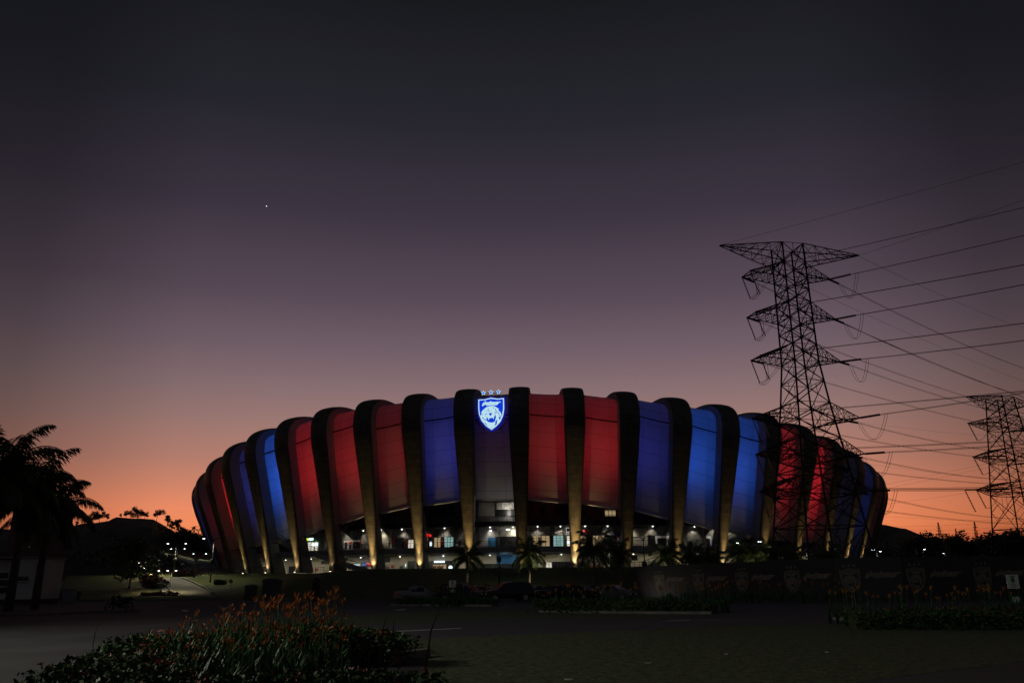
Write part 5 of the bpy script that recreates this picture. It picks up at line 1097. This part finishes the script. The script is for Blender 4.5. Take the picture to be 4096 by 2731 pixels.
# ------------------------------------------------------------------ motorbike
mb_ = gnd(475, 2444); e = empty('motorbike', mb_, 'dark small motorbike parked on the road at the left with its helmet on the handle', 'motorbike', rz=pi + .15)
def mchild(g, nm_, mt, par=None, sm=False):
    o = g.build(nm_, mt, smooth=sm); l = o.location.copy(); o.parent = par or e; o.location = l - (WL2.get(par.name) if par else V((0, 0, 0))); WL2[o.name] = l; return o
WL2 = {}
for x in (-.62, .64):
    g = MB(); ring = [V((x + .26 * math.cos(a * pi / 10), 0, .29 + .26 * math.sin(a * pi / 10))) for a in range(21)]; g.tube(ring, .045, 6); w_ = mchild(g, 'wheel', 'rubber'); g = MB(); g.tube([(x, -.05, .29), (x, .05, .29)], .06, 8)
    for a in range(6): g.tube([(x, 0, .29), (x + .23 * math.cos(a * pi / 3), 0, .29 + .23 * math.sin(a * pi / 3))], .012, 4)
    mchild(g, 'rim', 'steel', w_)
g = MB(); g.tube([(.64, 0, .29), (.52, 0, .62), (.42, 0, .98)], [.03, .04, .035], 6); g.tube([(.42, -.3, 1.0), (.40, 0, 1.02), (.42, .3, 1.0)], .02, 6); mchild(g, 'handlebar', 'black')
g = MB(); g.tube([(.5, 0, .85), (.3, 0, .55), (0, 0, .45), (-.3, 0, .62), (-.8, 0, .82)], [.10, .15, .17, .15, .06], 8); g.tube([(.55, 0, .95), (.42, 0, .78)], [.12, .16], 8); mchild(g, 'bodywork', 'cark', None, True)
g = MB(); g.tube([(.1, 0, .74), (-.2, 0, .79), (-.75, 0, .88)], [.09, .12, .08], 8); mchild(g, 'seat', 'black', None, True); g = MB(); g.tube([(0, 0, .38), (-.1, 0, .3)], [.13, .12], 8); g.tube([(-.1, .13, .25), (-.7, .15, .36)], .045, 6); mchild(g, 'engine', 'steel')
g = MB(); g.lathe([(.02, 0), (.06, .03), (.07, .06)], (0, 0, 0), 8); g.v = [(.6 + z, y, .86 + x) for x, y, z in g.v]; mchild(g, 'headlight', 'white')
for s_ in (-1, 1): g = MB(); g.tube([(.42, s_ * .22, 1.0), (.36, s_ * .3, 1.22)], .012, 5); g.lathe([(.05, 0), (.06, .015), (.05, .03)], (.36, s_ * .3, 1.22), 8); mchild(g, 'mirror', 'black')
hp = mb_ + V((-.12, 0, .84)); g = MB(); g.lathe([(.11, 0), (.14, .08), (.13, .17), (.08, .23), (.01, .25)], hp, 12); tag(g.build('helmet', 'cark', smooth=True), 'dark round helmet lying on the motorbike seat', 'helmet')
# ------------------------------------------------------------------ cabinets, signs, bollards
def cabinet(label, x, yb, yt, w_, D, mt, roof=True):
    p = at(x, yb, D); p.z = max(0, H(p.x, p.y)); h = at(x, yt, D).z - p.z; e = empty('utility_cabinet', p, label, 'cabinet'); g = MB(); a, b = p.x - w_ / 2, p.x + w_ / 2
    g.box(a, b, p.y, p.y + w_ * .5, p.z + .12, p.z + h * .92); g.build('body', mt, e); g = MB(); g.box(a - .06, b + .06, p.y - .06, p.y + w_ * .5 + .06, p.z + h * .92 + .003, p.z + h); 
    if roof: g.hexa([(a - .06, p.y - .06, p.z + h + .003), (b + .06, p.y - .06, p.z + h + .003), (b + .06, p.y + w_ * .5 + .06, p.z + h + .003), (a - .06, p.y + w_ * .5 + .06, p.z + h + .003), (a + w_ * .12, p.y + .1, p.z + h + .15), (b - w_ * .12, p.y + .1, p.z + h + .15), (b - w_ * .12, p.y + w_ * .4, p.z + h + .15), (a + w_ * .12, p.y + w_ * .4, p.z + h + .15)])
    g.build('lid', mt, e); g = MB(); g.box(a - .03, b + .03, p.y - .03, p.y + w_ * .5 + .03, p.z, p.z + .118); g.build('plinth', 'conc', e)
    for i in (0, 1): g = MB(); g.box(a + .05 + i * w_ * .48, a + w_ * .44 + i * w_ * .48, p.y - .02, p.y - .003, p.z + .2, p.z + h * .86); d_ = g.build('door', mt, e); g = MB(); g.box(a + w_ * (.40 + i * .12), a + w_ * (.42 + i * .12), p.y - .05, p.y - .023, p.z + h * .45, p.z + h * .55); g.build('handle', 'black', d_)
    return e
cabinet('tall grey utility cabinet with an overhanging roof behind the orange flowers', 1080, 2392, 2318, 1.75, 88, 'walld'); cabinet('lower grey utility cabinet left of the taller one', 998, 2392, 2343, 1.15, 90, 'walld'); cabinet('white utility cabinet on the verge by the rounded hedge at the left', 268, 2400, 2353, 1.3, 92, 'conc', False)
def zone_sign(x, yt, yb, w_, D, label, dz=.45):
    b = at(x, yb, D); tp = at(x, yt, D); c = V((tp.x, tp.y, 0)); h = (at(x, yt, D).z - at(x, yb, D).z); e = empty('parking_sign', c, label, 'sign'); z1 = tp.z; g = MB()
    for s_ in (-1, 1): g.tube([c + V((s_ * w_ * .4, .06, 0)), c + V((s_ * w_ * .4, .06, z1 + .05))], .03, 6)
    g.build('post', 'steel', e); g = MB(); g.box(c.x - w_ / 2, c.x + w_ / 2, c.y, c.y + .03, z1 - h, z1); g.build('panel', 'white', e); f = lambda u, v, d: c + V((u, -.004 - d * .2, z1 - h * .5 + v))
    g = MB(); text_mb(g, 'ZONE', lambda u, v, d: f(u, v + h * .38, d), h * .14, 0, .0, bold=.004); text_mb(g, 'B', lambda u, v, d: f(u, v + h * .12, d), h * .42, 0, 0, bold=.02); text_mb(g, 'P', lambda u, v, d: f(u, v - h * .26, d), h * .26, 0, 0)
    ro, ri = h * .17, h * .145
    for a in range(24): a0, a1 = a * pi / 12, (a + 1) * pi / 12; g.poly([f(r_ * math.cos(q), r_ * math.sin(q) - h * .26, 0) for r_, q in ((ro, a0), (ro, a1), (ri, a1), (ri, a0))])
    g.build('lettering', 'green', e); g = MB(); g.box(c.x - w_ * .4, c.x + w_ * .4, c.y, c.y + .03, z1 - h - dz - .28, z1 - h - dz + .02); p2 = g.build('number_panel', 'green', e); g = MB(); text_mb(g, '09', lambda u, v, d: c + V((u, -.006, z1 - h - dz - .13 + v)), .26, 0, 0, bold=.006); g.build('lettering', 'white', p2); return e
zone_sign(4047, 2297, 2353, .44, 31.5, 'white parking zone sign with green lettering at the right edge among yellow flowers', .26)
zone_sign(1810, 2320, 2348, .62, 74, 'dim parking zone sign standing before the dark van', .15)
p = terr(922, 2354); e = empty('road_sign', p, 'dark diamond road sign on a post on the lawn beside the ramp', 'sign'); g = MB(); g.tube([p, p + V((0, 0, at(922, 2324, p.y).z - p.z))], .035, 6); g.build('post', 'black', e); c = p + V((0, -.06, at(922, 2324, p.y).z - p.z)); g = MB(); f = lambda u, v, d: c + V((u, -d, v)); g.prism([(-.45, 0), (0, -.45), (.45, 0), (0, .45)], f, 0, .03); g.build('plate', 'walld', e)
p = gnd(1267, 2389); p = V((p.x * .78, p.y * .78, 0)); D = p.y; c = at(1267, 2322, D); e = empty('totem_sign', V((c.x, c.y, 0)), 'dark round sign on a square pedestal on the verge behind the flowers', 'sign'); g = MB(); g.box(c.x - .42, c.x + .42, c.y - .2, c.y + .2, 0, c.z - .25); g.build('pedestal', 'dark', e); g = MB(); f = lambda u, v, d: c + V((u, -d, v)); C_ = [(.38 * math.cos(a * pi / 12), .38 * math.sin(a * pi / 12)) for a in range(24)]; g.prism(C_, f, -.12, .12); g.build('disc', 'dark', e); g = MB(); text_mb(g, 'B', lambda u, v, d: f(u, v, .125), .42, 0, 0, bold=.01); g.build('lettering', 'walld', e)
p = terr(595, 2319); g = MB(); z_ = H(p.x, p.y); g.box(p.x - .3, p.x + .3, p.y - .3, p.y + .3, z_, z_ + 1.3); g.box(p.x - .36, p.x + .36, p.y - .36, p.y + .36, z_ + 1.303, z_ + 1.42); tag(g.build('bollard', 'wall'), 'pale square bollard among the red leaved planting by the path lamps', 'bollard')
p = terr(679, 2375); g = MB(); z_ = H(p.x, p.y); g.hexa([(p.x - .35, p.y - .35, z_), (p.x + .35, p.y - .35, z_), (p.x + .35, p.y + .35, z_), (p.x - .35, p.y + .35, z_), (p.x - .45, p.y - .45, z_ + .5), (p.x + .45, p.y - .45, z_ + .5), (p.x + .45, p.y + .45, z_ + .5), (p.x - .45, p.y + .45, z_ + .5)]); tag(g.build('planter', 'dark'), 'dark planter box at the foot of the nearest path lamp', 'planter')
p = terr(848, 2379); g = MB(); z_ = H(p.x, p.y); g.lathe([(.22, 0), (.2, .3), (.26, .32), (.2, .5), (.05, .6)], (p.x, p.y, z_), 10); tag(g.build('marker_post', 'conc'), 'short pale marker post at the bottom right of the ramp road', 'marker')
for x, y, s_ in ((2590, 2655, .10), (2276, 2722, .09), (2905, 2617, .05), (2000, 2700, .04), (3310, 2610, .05)):
    s_ *= .6; b = gnd(x, y); g = MB(); rr_ = random.Random(x); g.prism([(s_ * math.cos(a) * rr_.uniform(.6, 1.1), s_ * math.sin(a) * rr_.uniform(.6, 1.1)) for a in (0, 1, 2, 3, 4, 5)], lambda u, v, d: b + V((u * 1.6, v, d + .006 + abs(u) * .4)), 0, .015); tag(g.build('litter', 'white'), 'small white scrap of litter lying on the grass paving', 'litter', 'white scraps on the grass paving')
# ------------------------------------------------------------------ buildings at the left
def slabbuild(): pass
D = 172; a, b = at(12, 2290, D), at(262, 2290, D - 4); tp = at(60, 2023, D).z; zb = H(a.x, a.y); e = empty('office_building', V(((a.x + b.x) / 2, a.y, zb)), 'dark glazed office block behind the palms at the left edge', 'building')
g = MB(); g.hexa([(a.x, a.y, zb - 3), (b.x, b.y, zb - 3), (b.x - 9, b.y + 14, zb - 3), (a.x, a.y + 14, zb - 3), (a.x, a.y, tp), (b.x, b.y, tp - .3), (b.x - 9, b.y + 14, tp - .3), (a.x, a.y + 14, tp)]); g.build('wall', 'walld', e)
def fpt(u, z, d=0.): q = a.lerp(b, u); n2 = V((-(b - a).y, (b - a).x, 0)).normalized(); n2 = n2 if n2.y < 0 else -n2; return V((q.x, q.y, z)) + n2 * d
rowz = frange(zb + 3.4, tp - .5, 4)
for i in range(10):
    for j in range(4):
        g = MB(); u0, u1 = .015 + i * .098, .015 + i * .098 + .09; z0, z1 = rowz[j] + .12, rowz[j + 1] - .12; g.hexa([fpt(u0, z0, .05), fpt(u1, z0, .05), fpt(u1, z0, .003), fpt(u0, z0, .003), fpt(u0, z1, .05), fpt(u1, z1, .05), fpt(u1, z1, .003), fpt(u0, z1, .003)]); g.build('window', 'glass', e)
def lit(x0, y0, x1, y1, mt, nm_='lit_window', d=.12):
    P = []
    for x, y in ((x0, y1), (x1, y1), (x1, y0), (x0, y0)): q = at(x, y, D - 1.5); P.append(q)
    g = MB(); g.hexa([P[0], P[1], P[1] + V((0, .08, 0)), P[0] + V((0, .08, 0)), P[3], P[2], P[2] + V((0, .08, 0)), P[3] + V((0, .08, 0))]); return g.build(nm_, mt, e)
lit(153, 2146, 173, 2166, mat('dim_lit_room', (.02, .02, .02), emit=(1., .7, .32), es=.3)); lit(162, 2142, 172, 2146, 'gcyan'); lit(157, 2155, 167, 2166, 'dark', 'partition', .2)
for x in (75, 118, 160, 206): lit(x - 2, 2184, x + 4, 2188, mat('dim_ceiling_light', (.02, .02, .02), emit=(1., 1., .95), es=.12), 'ceiling_light')
lit(152, 2255, 163, 2259, 'gpale', 'ceiling_light'); lit(185, 2255, 209, 2259, 'gpale', 'ceiling_light'); lit(152, 2260, 160, 2292, mat('glowing_porch_wall', (.02, .02, .02), emit=(.9, .7, .4), es=.07), 'porch_wall'); lit(183, 2260, 202, 2292, bpy.data.materials['glowing_porch_wall'], 'porch_wall'); lit(230, 2239, 236, 2244, 'gwhite', 'wall_light')  # porch walls emit by themselves, lamplight put into the material
lit(273, 2076, 278, 2098, mat('dim_blue_banner', (.02, .02, .02), emit=(.25, .4, .6), es=.4), 'side_window')
D2 = 88; a2, b2 = at(-160, 2300, D2), at(148, 2300, D2); z1 = at(60, 2233, D2).z; e = empty('gatehouse', V(((a2.x + b2.x) / 2, a2.y, 0)), 'low pale rendered gatehouse with dark windows at the left edge', 'building')
xm = at(70, 2300, D2).x; g = MB(); g.box(xm, b2.x, a2.y - .6, a2.y + 5, .5, z1); g.build('wall', 'prend', e); g = MB(); g.box(a2.x, xm - .01, a2.y, a2.y + 5, .5, z1 - .1); g.build('wall', 'prend', e); g = MB(); g.box(a2.x - .2, b2.x + .15, a2.y - .8, a2.y + 5.2, z1 + .003, z1 + .18); g.build('roof', 'conc', e)
g = MB(); g.box(a2.x, b2.x - .05, a2.y - .55, a2.y + 4.9, 0, .497); g.build('base_course', 'redleaf', e)
w0, w1 = at(88, 2305, D2), at(125, 2322, D2); g = MB(); g.box(w0.x, w1.x, a2.y - .68, a2.y - .603, w1.z, w0.z); f_ = g.build('window', 'glass', e); g = MB(); g.box(w0.x - .06, w1.x + .06, a2.y - .75, a2.y - .684, w1.z - .1, w1.z - .003); g.build('sill', 'white', f_)
for y0, y1 in ((2290, 2312), (2318, 2342), (2348, 2370)): w0, w1 = at(-60, y0, D2), at(30, y1, D2); g = MB(); g.box(w0.x, w1.x, a2.y - .08, a2.y - .003, w1.z, w0.z); f_ = g.build('window', 'glass', e); g = MB(); g.box(w0.x - .05, w1.x + .05, a2.y - .14, a2.y - .084, w0.z - .0, w0.z + .09); g.build('frame', 'white', f_)
p = at(28, 2230, D2); g = MB(); g.tube([V((p.x, p.y + 1, z1)), V((p.x, p.y + 1, z1 + .55))], .06, 6); tag(g.build('vent_pipe', 'white'), 'short white pipe standing on the gatehouse roof', 'pipe')
# ------------------------------------------------------------------ people
def person(label, loc, h, rz, shirt, trousers, arm=.25, stride=.12):
    k = h / 1.75; e = empty('person', loc, label, 'person', rz=rz)
    def skin(nm_, V_, E_, R_, mt, root=0):
        me = bpy.data.meshes.new(nm_); me.from_pydata([tuple(c * k for c in v) for v in V_], E_, []); o = bpy.data.objects.new(nm_, me); COL.objects.link(o); o.parent = e; me.materials.append(M[mt])
        md = o.modifiers.new('skin', 'SKIN'); md.use_smooth_shade = True; s2 = o.modifiers.new('smooth', 'SUBSURF'); s2.levels = 1; s2.render_levels = 1
        for i, r in enumerate(R_): me.skin_vertices[0].data[i].radius = (r * k, r * k)
        me.skin_vertices[0].data[root].use_root = True; return o
    s_ = stride
    Vb = [(0, 0, .92), (0, 0, 1.15), (0, 0, 1.40), (0, 0, 1.50), (0, .01, 1.60), (0, .015, 1.70), (.19, 0, 1.39), (.24, .02, 1.12), (.22, arm, .95), (.22, arm + .05, .87), (-.19, 0, 1.39), (-.24, .02, 1.12), (-.22, arm * .5, .92), (-.22, arm * .5 + .04, .84), (.10, s_ * .5, .50), (.10, s_ * .2, .10), (.10, s_ * .2 + .15, .04), (-.10, -s_ * .3, .50), (-.10, -s_, .10), (-.10, -s_ + .15, .04), (.09, 0, .86), (-.09, 0, .86), (0, .10, 1.62)]
    Eb = [(0, 1), (1, 2), (2, 3), (3, 4), (4, 5), (2, 6), (6, 7), (7, 8), (8, 9), (2, 10), (10, 11), (11, 12), (12, 13), (0, 20), (20, 14), (14, 15), (15, 16), (0, 21), (21, 17), (17, 18), (18, 19), (4, 22)]
    Rb = [.13, .12, .13, .055, .09, .07, .055, .042, .034, .03, .055, .042, .034, .03, .06, .042, .035, .06, .042, .035, .085, .085, .02]
    skin('body', Vb, Eb, Rb, 'skin')
    skin('shirt', [Vb[i] for i in (0, 1, 2)] + [Vb[6], (.225, .01, 1.2), Vb[10], (-.225, .01, 1.2)], [(0, 1), (1, 2), (2, 3), (3, 4), (2, 5), (5, 6)], [.155, .145, .15, .075, .065, .075, .065], shirt)
    skin('trousers', [Vb[0], Vb[20], Vb[14], (Vb[15][0], Vb[15][1], .16), Vb[21], Vb[17], (Vb[18][0], Vb[18][1], .16)], [(0, 1), (1, 2), (2, 3), (0, 4), (4, 5), (5, 6)], [.15, .105, .08, .065, .105, .08, .065], trousers)
    g = MB(); g.lathe([(.085, 1.62), (.108, 1.68), (.10, 1.74), (.06, 1.785), (.01, 1.80)], (0, -.012, 0), 12); g.v = [(x * k, y * k, z * k) for x, y, z in g.v]; o = g.build('hair', 'hair', smooth=True); l = o.location.copy(); o.parent = e; o.location = l; return e
for x, o_, rz, sh, tr, lb in ((1557, -2.6, .8, 'cloth', 'cloth', 'person in dark clothes at the upper railing, leaning towards a table'), (1570, -3., -1.2, 'cloth', 'cloth', 'person in dark clothes standing at the upper railing by the wall corner'), (2664, -3.0, 2.9, 'cloth', 'cloth', 'person in dark clothes before the white wall with the dark door')):
    t_, z = on(o_, x, 2185); person(lb, SP(t_, o_, 8.745), 1.7, rz, sh, tr)
q = at(1023, 2350, 93); person('person in a dark shirt and pale shorts walking between the two grey cabinets', V((q.x, q.y, 0)), 1.68, 1.2, 'cloth', 'clothl', .2, .22)
q = at(1937, 2350, 84); person('person in dark clothes standing between the dark van and the big black vehicle', V((q.x, q.y, 0)), 1.66, .3, 'cloth', 'cloth'); q = at(1952, 2350, 84.5); person('shorter person in dark clothes beside the nose of the big black vehicle', V((q.x, q.y, 0)), 1.5, 1.9, 'cloth', 'cloth')
# ------------------------------------------------------------------ evening star
p = at(1066, 825, 6000); me = MB(); me.lathe([(.45, -2.9), (2., -2.), (2.9, 0), (2., 2.), (.45, 2.9)], p, 10); tag(me.build('planet', 'planet', smooth=True), 'single tiny bright planet in the upper left of the sky', 'planet')
